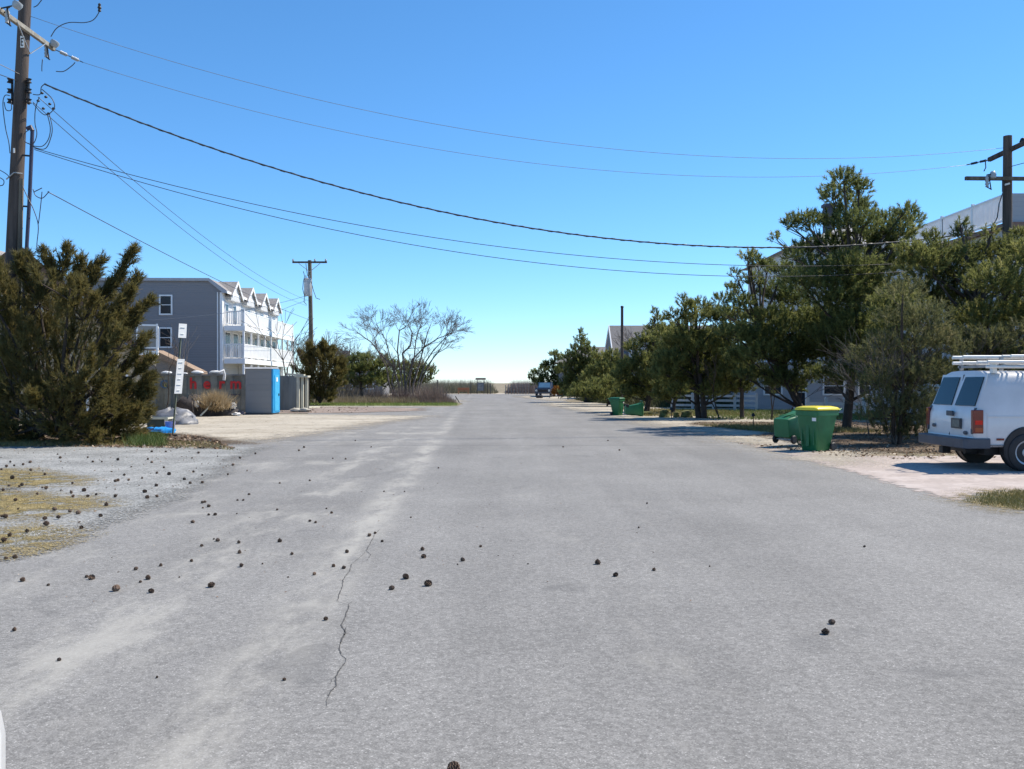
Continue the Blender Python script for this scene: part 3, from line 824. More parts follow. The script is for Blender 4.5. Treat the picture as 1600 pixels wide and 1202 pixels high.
# facade openings
for i in range(nu * 2):
    yb = .6 + i * (LEN - .8) / (nu * 2)
    for (z0, z1) in ((.15, 2.15), (3.45, 5.35), (5.85, 7.35)):
        w = 1.35 if z0 < 5 else .9
        fr = MB(); fr.box(-.02, .05, yb, yb + w, z0, z1); o = fr.build("balcony_door", m_trim, th, world=False)
        g = MB(); g.box(0, .06, yb + .09, yb + w * .5 - .03, z0 + .1, z1 - .1); g.box(0, .06, yb + w * .5 + .03, yb + w - .09, z0 + .1, z1 - .1); g.build("pane", m_glass, o, world=False)
# balconies
BX = 1.45
for lev, (zf, rail) in enumerate(((3.2, 1.08), (5.52, 1.08))):
    mb = MB(); mb.box(.05, BX, .35, LEN - .2, zf, zf + .16); mb.build("balcony_deck", m_trim, th, world=False)
    mb = MB(); mb.box(BX, BX + .05, .3, LEN - .15, zf - .16, zf + .2); mb.box(.05, BX, .3, .345, zf - .16, zf + .2); mb.build("deck_fascia", m_trim, th, world=False)
    R_ = MB(); zt = zf + .16 + rail
    R_.box(.05, BX, .36, .43, zt - .07, zt); R_.box(.05, BX, .37, .42, zf + .28, zf + .33)
    R_.box(BX - .07, BX, .43, LEN - .25, zt - .07, zt); R_.box(BX - .06, BX - .01, .43, LEN - .25, zf + .28, zf + .33)
    x = .15
    while x < BX - .1: R_.box(x, x + .06, .375, .415, zf + .33, zt - .07); x += .12
    y = .5
    while y < LEN - .3: R_.box(BX - .055, BX - .015, y, y + .085, zf + .33, zt - .07); y += .12
    R_.build("railing", m_trim, th, world=False)
for i in range(nu * 2 + 1):
    y = .36 + i * (LEN - .75) / (nu * 2)
    for (z0, z1) in ((0, 3.03), (3.37, 5.35)):
        mb = MB(); mb.box(BX - .13, BX - .005, y, y + .13, z0, z1); mb.build("balcony_post", m_trim, th, world=False)
    if i % 2 == 0:
        mb = MB(); mb.box(BX - .12, BX + .01, y, y + .13, 5.68, 6.9); mb.build("balcony_post", m_trim, th, world=False)
for k in (1, 2, 3):
    mb = MB(); mb.box(.05, BX - .2, k * uw - .06, k * uw + .06, 0, 3.03); mb.build("party_screen", m_wsid, th, world=False)

# ------------------------------------------------------------------ tan house behind the juniper
m_tan = siding("tan_siding", (.42, .35, .25), .16, .1)
m_brown = M("brown_trim", (.16, .085, .05), .7, .2, 4)
hx, hy = at(214, 598, 40).x, 40.0
tan = thing("tan_house", "tan house with brown gable edge half hidden behind the juniper", "house", (hx, hy, 0), math.radians(20))
# local: gable faces -y (towards the street side), x to the right
mb = MB(); mb.prism([(-9, -.1), (0, -.1), (0, 2.9), (-4.5, 7.0), (-9, 2.9)], 0, 9, 'y'); mb.build("wall", m_tan, tan, world=False)
mb = MB(); mb.prism([(-9.6, 2.55), (-9.6, 2.75), (-4.5, 7.35), (.6, 2.75), (.6, 2.55), (-4.5, 7.12)], -.5, 9.4, 'y'); mb.build("roof", m_shing, tan, world=False)
mb = MB(); mb.prism([(-9.62, 2.5), (-9.62, 2.8), (-4.5, 7.4), (.62, 2.8), (.62, 2.5), (-4.5, 6.95)], -.58, -.51, 'y'); mb.build("rake_board", m_brown, tan, world=False)
mb = MB(); mb.box(-7.3, -6.8, 1.5, 2.1, 4, 7.3); mb.box(-7.36, -6.74, 1.44, 2.16, 7.3, 7.42); mb.build("chimney", M("chimney_brick", (.24, .16, .11), .9, .25, 8), tan, world=False)
for (a, b, z0, z1) in ((-2.9, -1.9, .3, 2.2), (-4.6, -3.6, 3.4, 4.9), (-6.6, -5.4, .6, 2.1), (-1.5, -.35, .3, 2.3)):
    wall_window(tan, a, b, z0, z1)
# balcony on the right
mb = MB(); mb.box(0, .86, -.9, 1.2, 2.88, 3.05); mb.build("balcony_deck", m_trim, tan, world=False)
mb = MB()
for x in (.0, .78): mb.box(x, x + .08, -.9, -.82, 3.05, 4.2)
mb.box(.78, .86, 1.1, 1.18, 3.05, 4.2); mb.box(.08, .78, -.88, -.83, 4.10, 4.17); mb.box(.08, .78, -.88, -.83, 3.15, 3.21); mb.box(.80, .85, -.82, 1.1, 4.10, 4.17); mb.box(.80, .85, -.82, 1.1, 3.15, 3.21)
mb.build("railing", m_trim, tan, world=False)
mb = MB(); mb.box(.08, .78, -.865, -.85, 3.21, 4.10); mb.box(.815, .83, -.82, 1.1, 3.21, 4.10); mb.build("railing_screen", M("grey_screen", (.30, .29, .27), .8, .06, 3), tan, world=False)

# white house edge at the far left
wx = at(5, 598, 47).x
wh = thing("white_house", "pale sided house corner seen at far left edge behind the utility pole", "house", (wx, 47, 0), math.radians(0))
mb = MB(); mb.prism([(-9, -.1), (0, -.1), (0, 5.9), (-4.5, 9.2), (-9, 5.9)], 0, 9, 'y'); mb.build("wall", m_wsid, wh, world=False)
mb = MB(); mb.prism([(-9.5, 5.5), (-9.5, 5.7), (-4.5, 9.5), (.3, 5.75), (.3, 5.6), (-4.5, 9.3)], -.4, 9.4, 'y'); mb.build("roof", m_shing, wh, world=False)
wall_window(wh, -2.2, -1.2, 3.6, 5)

# low building with brown roof behind the container
lx = at(236, 598, 59).x
lo = thing("low_shed", "low grey shed with sloping tan roof edge behind the storage container", "shed", (lx, 59, 0))
mb = MB(); mb.prism([(-4, 0), (2.75, 0), (2.75, 2.4), (.15, 3.45), (-4, 3.45)], 0, 1.3, 'y'); mb.build("wall", siding("shed_siding", (.20, .19, .18), .2), lo, world=False)
mb = MB(); mb.prism([(3.1, 2.16), (3.1, 2.4), (.25, 3.78), (-4.2, 3.78), (-4.2, 3.4), (.15, 3.4)], -.2, 1.5, 'y'); mb.build("roof", M("tan_shingles", (.30, .215, .15), .9, .2, 9, bmp=.4, bscale=20), lo, world=False)

# ------------------------------------------------------------------ houses on the right
rx = 21.2
bh = thing("beach_house", "tall white house with railed roof deck behind the pines and pole", "house", (rx, 39.5, 0))
mb = MB(); mb.box(0, 10, 0, 15.5, 0, 8.3); mb.build("wall", siding("bluish_white_siding", (.48, .48, .49), .16), bh, world=False)
mb = MB(); mb.box(-.25, 10.2, -.25, 15.7, 8.3, 8.5); mb.build("roof_deck", M("deck_edge_brown", (.22, .13, .10), .8, .15, 3), bh, world=False)
mb = MB()
mb.box(-.1, -.02, .1, 15.5, 9.72, 9.8); mb.box(-.1, -.02, .1, 15.5, 8.62, 8.70)
y = .1
while y < 15.5: mb.box(-.085, -.035, y, y + .05, 8.70, 9.72); y += .115
mb.build("railing", m_trim, bh, world=False)
for k in range(6):
    mb = MB(); mb.box(-.12, .0, -.02 + k * 3.05, .10 + k * 3.05, 8.5, 9.88); mb.build("railing_post", m_trim, bh, world=False)
mb = MB(); mb.box(.04, 6, -.02, .1, 8.5, 9.75); mb.build("parapet", siding("parapet_siding", (.40, .41, .44), .2), bh, world=False)
for (y0, z0) in ((2, 5), (6, 5), (10, 5), (2, 1.5), (6, 1.5), (10, 1.5)):
    fr = MB(); fr.box(-.06, .02, y0, y0 + 1.4, z0, z0 + 1.7); o = fr.build("window", m_trim, bh, world=False)
    g = MB(); g.box(-.075, .0, y0 + .12, y0 + 1.28, z0 + .12, z0 + 1.58); g.build("pane", m_glass, o, world=False)

h2 = thing("shore_house", "white stilted house with hip roof and dark chimney behind the tallest pine", "house", (15.2, 58, 0))
mb = MB(); mb.box(2.6, 12, .4, 12, 3, 10.2); mb.build("wall", siding("pale_siding", (.62, .62, .63), .16), h2, world=False)
mb = MB(); mb.box(0, 12, 0, 12, -.1, 3.0); mb.build("lower_wall", siding("lower_siding", (.42, .43, .46), .16), h2, world=False)
mb = MB()
mb.add([(2.1, -.1, 10.2), (12.5, -.1, 10.2), (12.5, 12.5, 10.2), (2.1, 12.5, 10.2), (7.3, 4.5, 12.3), (7.3, 8, 12.3)], [(0, 1, 4), (1, 2, 5, 4), (2, 3, 5), (3, 0, 4, 5), (3, 2, 1, 0)])
mb.build("roof", M("grey_shingles", (.36, .35, .35), .9, .15, 9), h2, world=False)
cx = at(1295, 598, 62).x - 15.2
mb = MB(); mb.box(cx - .32, cx + .32, 3.7, 4.3, 10.5, 13.4); mb.box(cx - .4, cx + .4, 3.62, 4.38, 13.4, 13.6); mb.build("chimney", M("dark_flue", (.05, .055, .08), .7, .2, 4), h2, world=False)
for (a, b, z0, z1) in ((.5, 1.7, .9, 2.1), (2.3, 3.2, .1, 2.1), (4.2, 5.6, .9, 2.1), (6.4, 7.6, .9, 2.1)):
    wall_window(h2, a, b, z0, z1)
for (a, b, z0, z1) in ((3.4, 4.6, 4, 5.8), (6, 7.2, 4, 5.8), (3.4, 4.6, 7.6, 9.2), (6, 7.2, 7.6, 9.2)):
    wall_window(h2, a, b, z0, z1, y=.4)

# grey gabled house far right, and its lower neighbour
h3x = at(957, 598, 96).x
h3 = thing("gabled_house", "grey shingled house with white gable edge behind the slim pole", "house", (h3x, 96, 0))
m_gs = M("weathered_shingles", (.20, .195, .20), .9, .2, 5, bmp=.3, bscale=20)
mb = MB(); mb.prism([(0, -.1), (8, -.1), (8, 4.9), (3.2, 7.5), (0, 4.9)], 0, 11, 'x'); mb.build("wall", m_gs, h3, world=False)
mb = MB(); mb.prism([(-.5, 4.5), (-.5, 4.7), (3.2, 7.8), (8.5, 4.75), (8.5, 4.55), (3.2, 7.55)], .0, 11.2, 'x'); mb.build("roof", M("roof_grey_brown", (.185, .175, .17), .9, .15, 6), h3, world=False)
mb = MB(); mb.prism([(-.55, 4.4), (-.55, 4.75), (3.2, 7.86), (8.55, 4.8), (8.55, 4.45), (3.2, 7.45)], -.09, -.005, 'x'); mb.build("bargeboard", m_trim, h3, world=False)
mb = MB(); mb.box(1.6, 4.4, -.9, 3, 4.2, 6.0); dm = mb.build("dormer", M("dormer_white", (.5, .51, .53), .7, .08, 3), h3, world=False)
mb = MB(); mb.prism([(1.35, 5.95), (3.0, 6.75), (4.65, 5.95)], -1.2, 3, 'y'); mb.build("dormer_roof", m_gs, dm, world=False)
for (a, b) in ((1.8, 2.6), (3.3, 4.2), (5.4, 6.3)):
    fr = MB(); yy = -.9 if b < 4.5 else 0.0
    fr.box(a, b, yy - .07, yy - .01, 4.4, 5.7); o = fr.build("window", m_trim, h3, world=False)
    g = MB(); g.box(a + .1, b - .1, yy - .09, yy - .02, 4.5, 5.6); g.build("pane", m_glass, o, world=False)
h4x = at(868, 598, 112).x
h4 = thing("low_house", "low house with broad grey hip roof seen over the farthest right pines", "house", (h4x, 112, 0))
mb = MB(); mb.box(.6, 10, .5, 9, -.1, 4.1); mb.build("wall", m_gs, h4, world=False)
mb = MB(); mb.add([(0, 0, 4.1), (10.6, 0, 4.1), (10.6, 9.5, 4.1), (0, 9.5, 4.1), (3.6, 4.5, 6.2), (8, 4.5, 6.2)], [(0, 1, 5, 4), (1, 2, 5), (2, 3, 4, 5), (3, 0, 4), (3, 2, 1, 0)]); mb.build("roof", M("roof_grey_brown", (.2, .19, .18)), h4, world=False)
for a in (1.5, 4.5, 7.5): wall_window(h4, a, a + 1.2, 2, 3.6, y=.5)

# small white house beyond the bare tree on the left
h5x = at(528, 598, 125).x
h5 = thing("distant_house", "small grey house with tall dark chimney beyond the bare trees", "house", (h5x, 125, 0))
mb = MB(); mb.prism([(0, -.1), (6, -.1), (6, 2.6), (3, 4.3), (0, 2.6)], 0, 7, 'y'); mb.build("wall", m_gs, h5, world=False)
mb = MB(); mb.prism([(-.3, 2.4), (-.3, 2.6), (3, 4.6), (6.3, 2.6), (6.3, 2.4), (3, 4.35)], -.3, 7.3, 'y'); mb.build("roof", m_gs, h5, world=False)
mb = MB(); mb.box(.2, .95, 2, 2.9, 2.4, 6.1); mb.build("chimney", M("slate_flue", (.16, .18, .22), .8, .1, 3), h5, world=False)
wall_window(h5, 1.0, 2.0, .8, 2.2); wall_window(h5, 3.8, 4.8, .8, 2.2)

# ------------------------------------------------------------------ fences
m_fence = M("shade_dulled_white", (.56, .56, .55), .7, .1, 3)  # white paint dulled: shade on the fences is put into the colour
def rail_fence(A, B, label, h=1.15, n=5, rails=(.35, .75)):
    A, B = Vector(A), Vector(B)
    t = thing("rail_fence", label, "fence", tuple(A))
    d = (B - A)
    for i in range(n + 1):
        p = A + d * (i / n)
        mb = MB(); mb.box(p.x - .07, p.x + .07, p.y - .07, p.y + .07, 0, h); mb.prism([(p.x - .09, h), (p.x + .09, h), (p.x, h + .08)], p.y - .09, p.y + .09, 'y'); mb.build("post", m_fence, t)
    for z in rails:
        mb = MB(); mb.bar(A + Vector((0, .0, z)), B + Vector((0, .0, z)), .05, .14); mb.build("rail", m_fence, t)
    return t
a, b = at(1050, 598, 58), at(1182, 598, 56)
rail_fence((a.x, a.y, 0), (b.x, b.y, 0), "white rail fence behind the twin trunked pine", 1.0, 4, (.30, .60, .88))
a, b = at(1262, 598, 46), at(1350, 598, 45)
rail_fence((a.x, a.y, 0), (b.x, b.y, 0), "white two rail fence behind the yellow lidded bin", .92, 3, (.28, .66))
# ------------------------------------------------------------------ trees
m_bark = M("dark_bark", (.055, .042, .034), .95, .4, 5, bmp=.7, bscale=14, stretch=(1, 1, .3))
m_twig = M("grey_twig", (.15, .125, .105), .9, .3, 4)
m_twig3 = M("dark_grey_twig", (.105, .09, .075), .9, .3, 4)
m_twig2 = M("brown_twig", (.15, .12, .11), .9, .3, 4)
m_pine = leafmat("pine_needles", (.095, .120, .044), (.225, .25, .08), .6, (.37, .355, .135))
m_pine_y = leafmat("yellowish_needles", (.105, .125, .042), (.26, .27, .086), .6, (.40, .375, .145))
m_jun = leafmat("juniper_foliage", (.095, .085, .03), (.21, .18, .062), .52, (.31, .22, .095))

def pad_points(c, r, n, flat=.52):
    d = unit(rng.normal(0, 1, (n, 3)))
    rad = rng.uniform(0, 1, (n, 1)) ** .45
    p = d * rad
    return np.asarray(c) + p * np.array([r, r, r * flat]), d

def pine(name, label, cat, base_px, Z, pads, mat=None, dens=85, L=.20, W=.022, n=16, spread=.55, up=.75, trunk_r=.14, group=None, depth=1.0, lean_from=None, trunks=1, base_py=None, limb=True):
    b = at(base_px, 598, Z); b.z = 0
    t = thing(name, label, cat, tuple(b), 0, group)
    C3 = []; allp = []; alld = []; tint = []
    pw = max(p[0] for p in pads) - min(p[0] for p in pads)
    half = pw * Z / F / 2 * .55 * depth
    for (px, py, r) in pads:
        dy = float(rng.uniform(-1, 1)) * half
        c = at(px, py, Z + dy); rm = r * (Z + dy) / F
        C3.append((c, rm))
        rm *= (1.0 if r < 27 and Z < 40 else 1.12); k = max(8, int(dens * 2.7 * rm * rm))
        P, D = pad_points(c, rm, k)
        P[:, 2] = np.maximum(P[:, 2], .25)
        allp.append(P); alld.append(D * .55 + np.array([0, 0, up]) + rng.normal(0, .25, (k, 3)))
        tint.append(np.clip(rng.normal(.42, .22, k) + rng.normal(0, .12), 0, 1))
    P = np.concatenate(allp); D = np.concatenate(alld); T = np.concatenate(tint)
    V, K, TT = needles(P, D, int(n * 2.2), L * .72, W * 1.1, spread * 1.15, T, axis=L * 1.25)
    np_mesh("crown", V, K, mat or m_pine, t, tint=TT)
    # trunk and limbs
    A = []; B = []; RA = []; RB = []
    tops = sorted(C3, key=lambda q: -q[0].z)
    zt = tops[0][0].z
    mb = MB()
    spines = []
    for k in range(trunks):
        tp = tops[min(k, len(tops) - 1)][0]
        bb = b + Vector((random.uniform(-.25, .25) * (k > 0), random.uniform(-.2, .2) * (k > 0), -.1))
        ctrl = lean_from or Vector((0, 0, 0))
        pts = []
        for i in range(9):
            s = i / 8
            p = bb.lerp(tp, s)
            p += Vector((math.sin(s * 5 + k * 2) * .12, math.cos(s * 4 + k) * .12, 0)) * min(1, zt / 6) * (s * (1 - s) * 4)
            p += ctrl * (4 * s * (1 - s))
            pts.append(p)
        mb.tube(pts, [trunk_r * (1 - .85 * i / 8) for i in range(9)], 9)
        spines.append(pts)
    tk = mb.build("trunk", m_bark, t, 60)
    if limb:
        for (c, rm) in C3:
            sp = random.choice(spines)
            zz = max(c.z * .72 - .3, .6)
            j = min(range(len(sp)), key=lambda i: abs(sp[i].z - zz))
            s = sp[j]
            mid = s.lerp(c, .5) + Vector((random.uniform(-.1, .1), random.uniform(-.1, .1), -.12 * rm))
            for (p, q, r0, r1) in ((s, mid, trunk_r * .38, trunk_r * .25), (mid, c, trunk_r * .25, trunk_r * .1)):
                A.append(p); B.append(q); RA.append(r0); RB.append(r1)
            for _ in range(6):
                dd = Vector((random.gauss(0, 1), random.gauss(0, 1), random.gauss(.3, .6))).normalized() * rm * random.uniform(.5, .95)
                dd.z *= .6
                A.append(c.lerp(mid, random.uniform(0, .6))); B.append(c + dd); RA.append(trunk_r * .12); RB.append(trunk_r * .03)
        seg_mesh("limb", A, B, RA, RB, m_bark, t, 5)
    return t

G1 = "pines along the right side of the street"
P_A = [(1318, 282, 24), (1342, 296, 20), (1300, 305, 22), (1330, 322, 26), (1352, 330, 18), (1300, 345, 26), (1258, 348, 24), (1234, 352, 14), (1214, 376, 9), (1340, 352, 30), (1384, 346, 26), (1414, 332, 16), (1425, 344, 18),
       (1405, 366, 30), (1360, 378, 36), (1300, 385, 34), (1262, 392, 26), (1236, 400, 14), (1330, 420, 42), (1385, 415, 38), (1275, 425, 36), (1250, 440, 30), (1310, 462, 44), (1370, 462, 44), (1290, 500, 42), (1345, 510, 46), (1395, 500, 40), (1315, 550, 40), (1365, 556, 40), (1290, 548, 30), (1330, 585, 30), (1385, 590, 32), (1300, 590, 24), (1355, 535, 40), (1300, 525, 36), (1345, 440, 36)]
pine("pine_tree", "tallest dark pine with bare curved trunk right of the yellow lidded bin", "pine tree", 1322, 33.5, P_A, trunk_r=.17, group=G1, dens=95, lean_from=Vector((.25, 0, 0)))
P_B = [(1168, 402, 14), (1184, 412, 16), (1200, 420, 14), (1222, 424, 20), (1178, 440, 18), (1148, 452, 12), (1212, 456, 28), (1160, 476, 22), (1132, 492, 12), (1238, 470, 30), (1200, 500, 30), (1236, 520, 34), (1165, 522, 26), (1190, 548, 30), (1240, 562, 30), (1150, 556, 22), (1205, 582, 26), (1260, 540, 28), (1165, 588, 18), (1270, 585, 24), (1225, 592, 22), (1140, 520, 18), (1150, 430, 9), (1225, 548, 34), (1190, 528, 28), (1170, 560, 26), (1262, 505, 30), (1215, 495, 26), (1240, 600, 22), (1200, 600, 18)]
pine("pine_tree", "dark pine with leaning bare trunk directly behind the yellow lidded bin", "pine tree", 1272, 35.5, P_B, trunk_r=.16, group=G1, dens=85, lean_from=Vector((-.5, 0, 0)))
P_C = [(1455, 374, 14), (1500, 352, 9), (1502, 366, 14), (1548, 366, 10), (1600, 372, 20), (1640, 356, 22), (1470, 398, 28), (1520, 398, 28), (1570, 396, 34), (1615, 400, 36), (1445, 412, 36), (1500, 424, 40), (1556, 440, 42), (1610, 450, 44), (1440, 455, 36), (1490, 476, 42), (1545, 496, 44), (1600, 505, 44), (1470, 520, 36), (1525, 545, 40), (1580, 556, 40), (1650, 480, 60), (1660, 400, 50), (1650, 560, 50), (1420, 395, 22), (1400, 480, 40), (1395, 540, 40), (1440, 575, 38), (1500, 590, 40), (1560, 600, 40), (1620, 610, 44), (1405, 600, 30)]
pine("pine_tree", "broad bushy pine spreading over the white van", "pine tree", 1560, 29.5, P_C, mat=m_pine_y, trunk_r=.17, group=G1, dens=95, n=15)
P_D = [(1072, 482, 12), (1086, 474, 7), (1100, 478, 9), (1068, 470, 6), (1052, 496, 12), (1088, 498, 18), (1112, 488, 14), (1126, 500, 16), (1040, 524, 18), (1072, 528, 24), (1108, 530, 24), (1140, 524, 18), (1050, 562, 24), (1090, 566, 26), (1126, 566, 24), (1062, 596, 24), (1100, 600, 24), (1140, 596, 24), (1085, 580, 26), (1040, 585, 22), (1150, 570, 22), (1115, 612, 18), (1060, 535, 20), (1060, 612, 16), (1150, 608, 18), (1090, 540, 24), (1120, 545, 22), (1165, 585, 18)]
pine("pine_tree", "mid green pine with two dark trunks before the white rail fence", "pine tree", 1092, 44, P_D, mat=m_pine_y, trunk_r=.15, group=G1, dens=80, L=.24, W=.03, n=14, trunks=2)
P_E = [(1028, 502, 8), (1022, 518, 12), (1006, 532, 13), (990, 545, 12), (1030, 545, 18), (1008, 565, 20), (985, 575, 16), (1035, 580, 20), (1005, 600, 20), (980, 604, 16), (1040, 604, 18), (1024, 490, 5), (1000, 615, 14), (1020, 590, 22), (970, 590, 14), (975, 616, 12), (1035, 560, 20)]
pine("pine_tree", "young yellowish pine just right of the slim dark pole", "pine tree", 1012, 53, P_E, mat=m_pine_y, trunk_r=.11, group=G1, dens=70, L=.26, W=.035, n=14, trunks=2)
P_F = [(908, 522, 5), (906, 533, 7), (914, 540, 7), (900, 548, 9), (922, 552, 10), (890, 560, 11), (908, 566, 15), (930, 566, 12), (948, 572, 13), (880, 578, 11), (900, 590, 16), (928, 592, 17), (952, 594, 14), (885, 602, 12), (912, 608, 14), (940, 610, 13), (962, 604, 11), (895, 612, 12), (925, 600, 16), (945, 590, 15), (915, 580, 14), (890, 575, 11), (955, 615, 11)]
pine("pine_tree", "far pine with single pointed leader left of the slim dark pole", "pine tree", 915, 80, P_F, trunk_r=.16, group=G1, dens=42, L=.34, W=.05, n=13)
P_G = [(866, 556, 6), (872, 566, 8), (858, 572, 8), (848, 580, 7), (836, 586, 6), (830, 594, 5), (870, 582, 10), (855, 592, 10), (878, 596, 10), (842, 600, 7), (866, 604, 9)]
pine("pine_tree", "farthest wind pruned pine above the blue pickup truck", "pine tree", 866, 118, P_G, trunk_r=.16, group=G1, dens=30, L=.45, W=.07, n=12)
pine("evergreen_shrub", "yellow green evergreen shrub behind the far standing green bin", "shrub", 948, 66, [(940, 604, 13), (956, 598, 12), (930, 612, 11), (950, 616, 12), (968, 610, 12), (915, 616, 12), (900, 618, 10), (978, 618, 11), (925, 604, 12), (960, 618, 12), (940, 620, 11), (985, 605, 12), (905, 610, 10)], mat=m_pine_y, trunk_r=.07, dens=60, L=.3, W=.04, n=13)
pine("evergreen_shrub", "dark shrub beside the orange leaved bush at the street's far right", "shrub", 888, 92, [(884, 606, 8), (894, 610, 9), (880, 616, 7), (902, 616, 8), (910, 620, 7)], trunk_r=.06, dens=40, L=.3, W=.05, n=12)
m_orange = leafmat("orange_leaves", (.22, .085, .02), (.42, .20, .04), .25, (.5, .33, .08))
pine("orange_bush", "small orange leaved bush beside the blue pickup truck", "bush", 872, 98, [(870, 610, 4.5), (876, 607, 4), (866, 616, 4), (875, 617, 4)], mat=m_orange, trunk_r=.04, dens=90, L=.25, W=.06, n=12)

# left, beyond the bare tree
pine("pine_tree", "low bushy pine filling the space left of the twin trunked pine", "pine tree", 1052, 50, [(1040, 520, 14), (1058, 512, 12), (1048, 545, 20), (1066, 550, 20), (1036, 570, 18), (1058, 580, 22), (1040, 602, 18), (1064, 606, 18), (1048, 622, 14), (1030, 620, 12)], mat=m_pine_y, trunk_r=.10, group=G1, dens=75, L=.25, W=.03, n=14)
pine("pine_tree", "bushy pine between the twin trunked pine and the leaning pine", "pine tree", 1160, 43, [(1130, 470, 12), (1148, 462, 10), (1140, 492, 18), (1160, 500, 20), (1132, 520, 20), (1158, 530, 24), (1140, 552, 24), (1172, 556, 22), (1150, 580, 24), (1178, 586, 20), (1132, 590, 20), (1160, 606, 18)], mat=m_pine_y, trunk_r=.11, group=G1, dens=75, L=.22, W=.026, n=14)
pine("pine_tree", "rounded yellow green pine just left of the slim dark pole", "pine tree", 952, 71, [(938, 560, 12), (956, 556, 10), (968, 566, 12), (944, 578, 15), (964, 584, 15), (930, 582, 12), (950, 600, 15), (972, 604, 13), (934, 604, 13), (985, 580, 11), (992, 600, 12), (918, 590, 10), (978, 618, 10), (960, 618, 11)], mat=m_pine_y, trunk_r=.12, group=G1, dens=52, L=.3, W=.045, n=13)
G2 = "pines behind the bare tree"
pine("pine_tree", "low dark pine left of the bare tree behind the tall dry grass", "pine tree", 565, 98, [(548, 566, 8), (560, 560, 8), (574, 562, 9), (552, 580, 12), (572, 578, 14), (590, 572, 11), (560, 598, 14), (584, 596, 14), (604, 566, 7), (600, 588, 12), (540, 592, 10)], trunk_r=.16, group=G2, dens=34, L=.4, W=.06, n=13)
pine("pine_tree", "pine with flat spreading branches just behind the bare tree's left stems", "pine tree", 618, 104, [(600, 562, 7), (616, 574, 10), (632, 580, 10), (622, 594, 12), (605, 600, 10), (640, 598, 10)], trunk_r=.15, group=G2, dens=34, L=.4, W=.06, n=13)
pine("pine_tree", "bright green pine behind the bare tree's right stems", "pine tree", 652, 96, [(640, 572, 9), (655, 574, 10), (668, 578, 9), (676, 584, 5), (648, 588, 12), (664, 594, 10), (640, 602, 10)], mat=m_pine_y, trunk_r=.14, group=G2, dens=38, L=.36, W=.055, n=13)

# ------------------------------------------------------------------ junipers
def juniper(name, label, cat, base_px, base_py, Z, pads, plumes, dens=70, L=.34, W=.022, n=12, mat=None, rr=.05, depth=1.0):
    b = at(base_px, 598, Z); b.z = 0
    t = thing(name, label, cat, tuple(b))
    P = []; D = []; T = []; A = []; B = []; RA = []; RB = []; CS = []
    pw = max(p[0] for p in pads) - min(p[0] for p in pads)
    half = pw * Z / F / 2 * .55 * depth
    root = b + Vector((0, 0, .2))
    for (px, py, r) in pads:
        dy = float(rng.uniform(-1, 1)) * half
        c = at(px, py, Z + dy); rm = r * (Z + dy) / F
        rm *= 1.05; k = int(dens * rm * rm * (3.9 if r > 23 or Z > 40 else 2.7))
        p, d = pad_points(c, rm, k, .9)
        p[:, 2] = np.maximum(p[:, 2], .1)
        out = unit(p - np.array(root) + np.array([0, 0, .6]))
        P.append(p); D.append(out + np.array([0, 0, .0]) + d * .5 + rng.normal(0, .28, (k, 3))); T.append(np.clip(rng.normal(.42, .2, k) + rng.normal(0, .14), 0, 1))
        CS.append(c); mid = root.lerp(c, .5) + Vector((0, 0, .2))
        A += [root, mid]; B += [mid, c]; RA += [rr * 1.2, rr * .8]; RB += [rr * .8, rr * .25]
        # several feathery shoots breaking the outline of every clump
        for _ in range(5):
            s = c + Vector((random.gauss(0, .5), random.gauss(0, .5), random.gauss(.2, .4))) * rm
            dv = Vector(unit(np.array([[*(s - root)]]))[0]) + Vector((random.gauss(0, .3), random.gauss(0, .3), .35))
            e = s + dv.normalized() * rm * random.uniform(.5, 1.0)
            A += [c, s]; B += [s, e]; RA += [rr * .3, rr * .25]; RB += [rr * .25, rr * .08]
            m = max(8, int(dens * rm * 1.0))
            ts = rng.uniform(0, 1, (m, 1)); q = np.array(s) + (np.array(e) - np.array(s)) * ts
            P.append(q + rng.normal(0, .05, (m, 3)) * (1.1 - ts)); D.append(np.tile(np.array(e - s), (m, 1)) / max((e - s).length, .01) + rng.normal(0, .3, (m, 3))); T.append(np.clip(rng.normal(.5, .15, m), 0, 1))
    for (x0, y0, x1, y1, w) in plumes:
        s = at(x0, y0, Z); e = at(x1, y1, Z + random.uniform(-.4, .4))
        n0 = min(CS, key=lambda q: (q - s).length)
        A += [n0, s]; B += [s, e]; RA += [rr * .5, rr * .45]; RB += [rr * .45, rr * .15]
        m = int((e - s).length * 130)
        ts = rng.uniform(0, 1, (m, 1)) ** .9
        prof = w * Z / F * (.5 + .7 * np.sin(np.pi * np.clip(ts, 0, 1) * .85 + .25))
        P.append(np.array(s) + (np.array(e) - np.array(s)) * ts + rng.normal(0, .55, (m, 3)) * prof)
        D.append(np.tile(np.array((e - s).normalized()), (m, 1)) + rng.normal(0, .4, (m, 3)) + np.array([0, 0, .1])); T.append(np.clip(rng.normal(.42, .15, m), 0, 1))
    P = np.concatenate(P); D = np.concatenate(D); T = np.concatenate(T)
    V, K, TT = needles(P, D, int(n * 1.6), L * .6, W * .9, .42, T, axis=L * .9)
    np_mesh("crown", V, K, mat or m_jun, t, tint=TT)
    seg_mesh("trunk", A, B, RA, RB, m_bark, t, 6)
    return t
jp = []
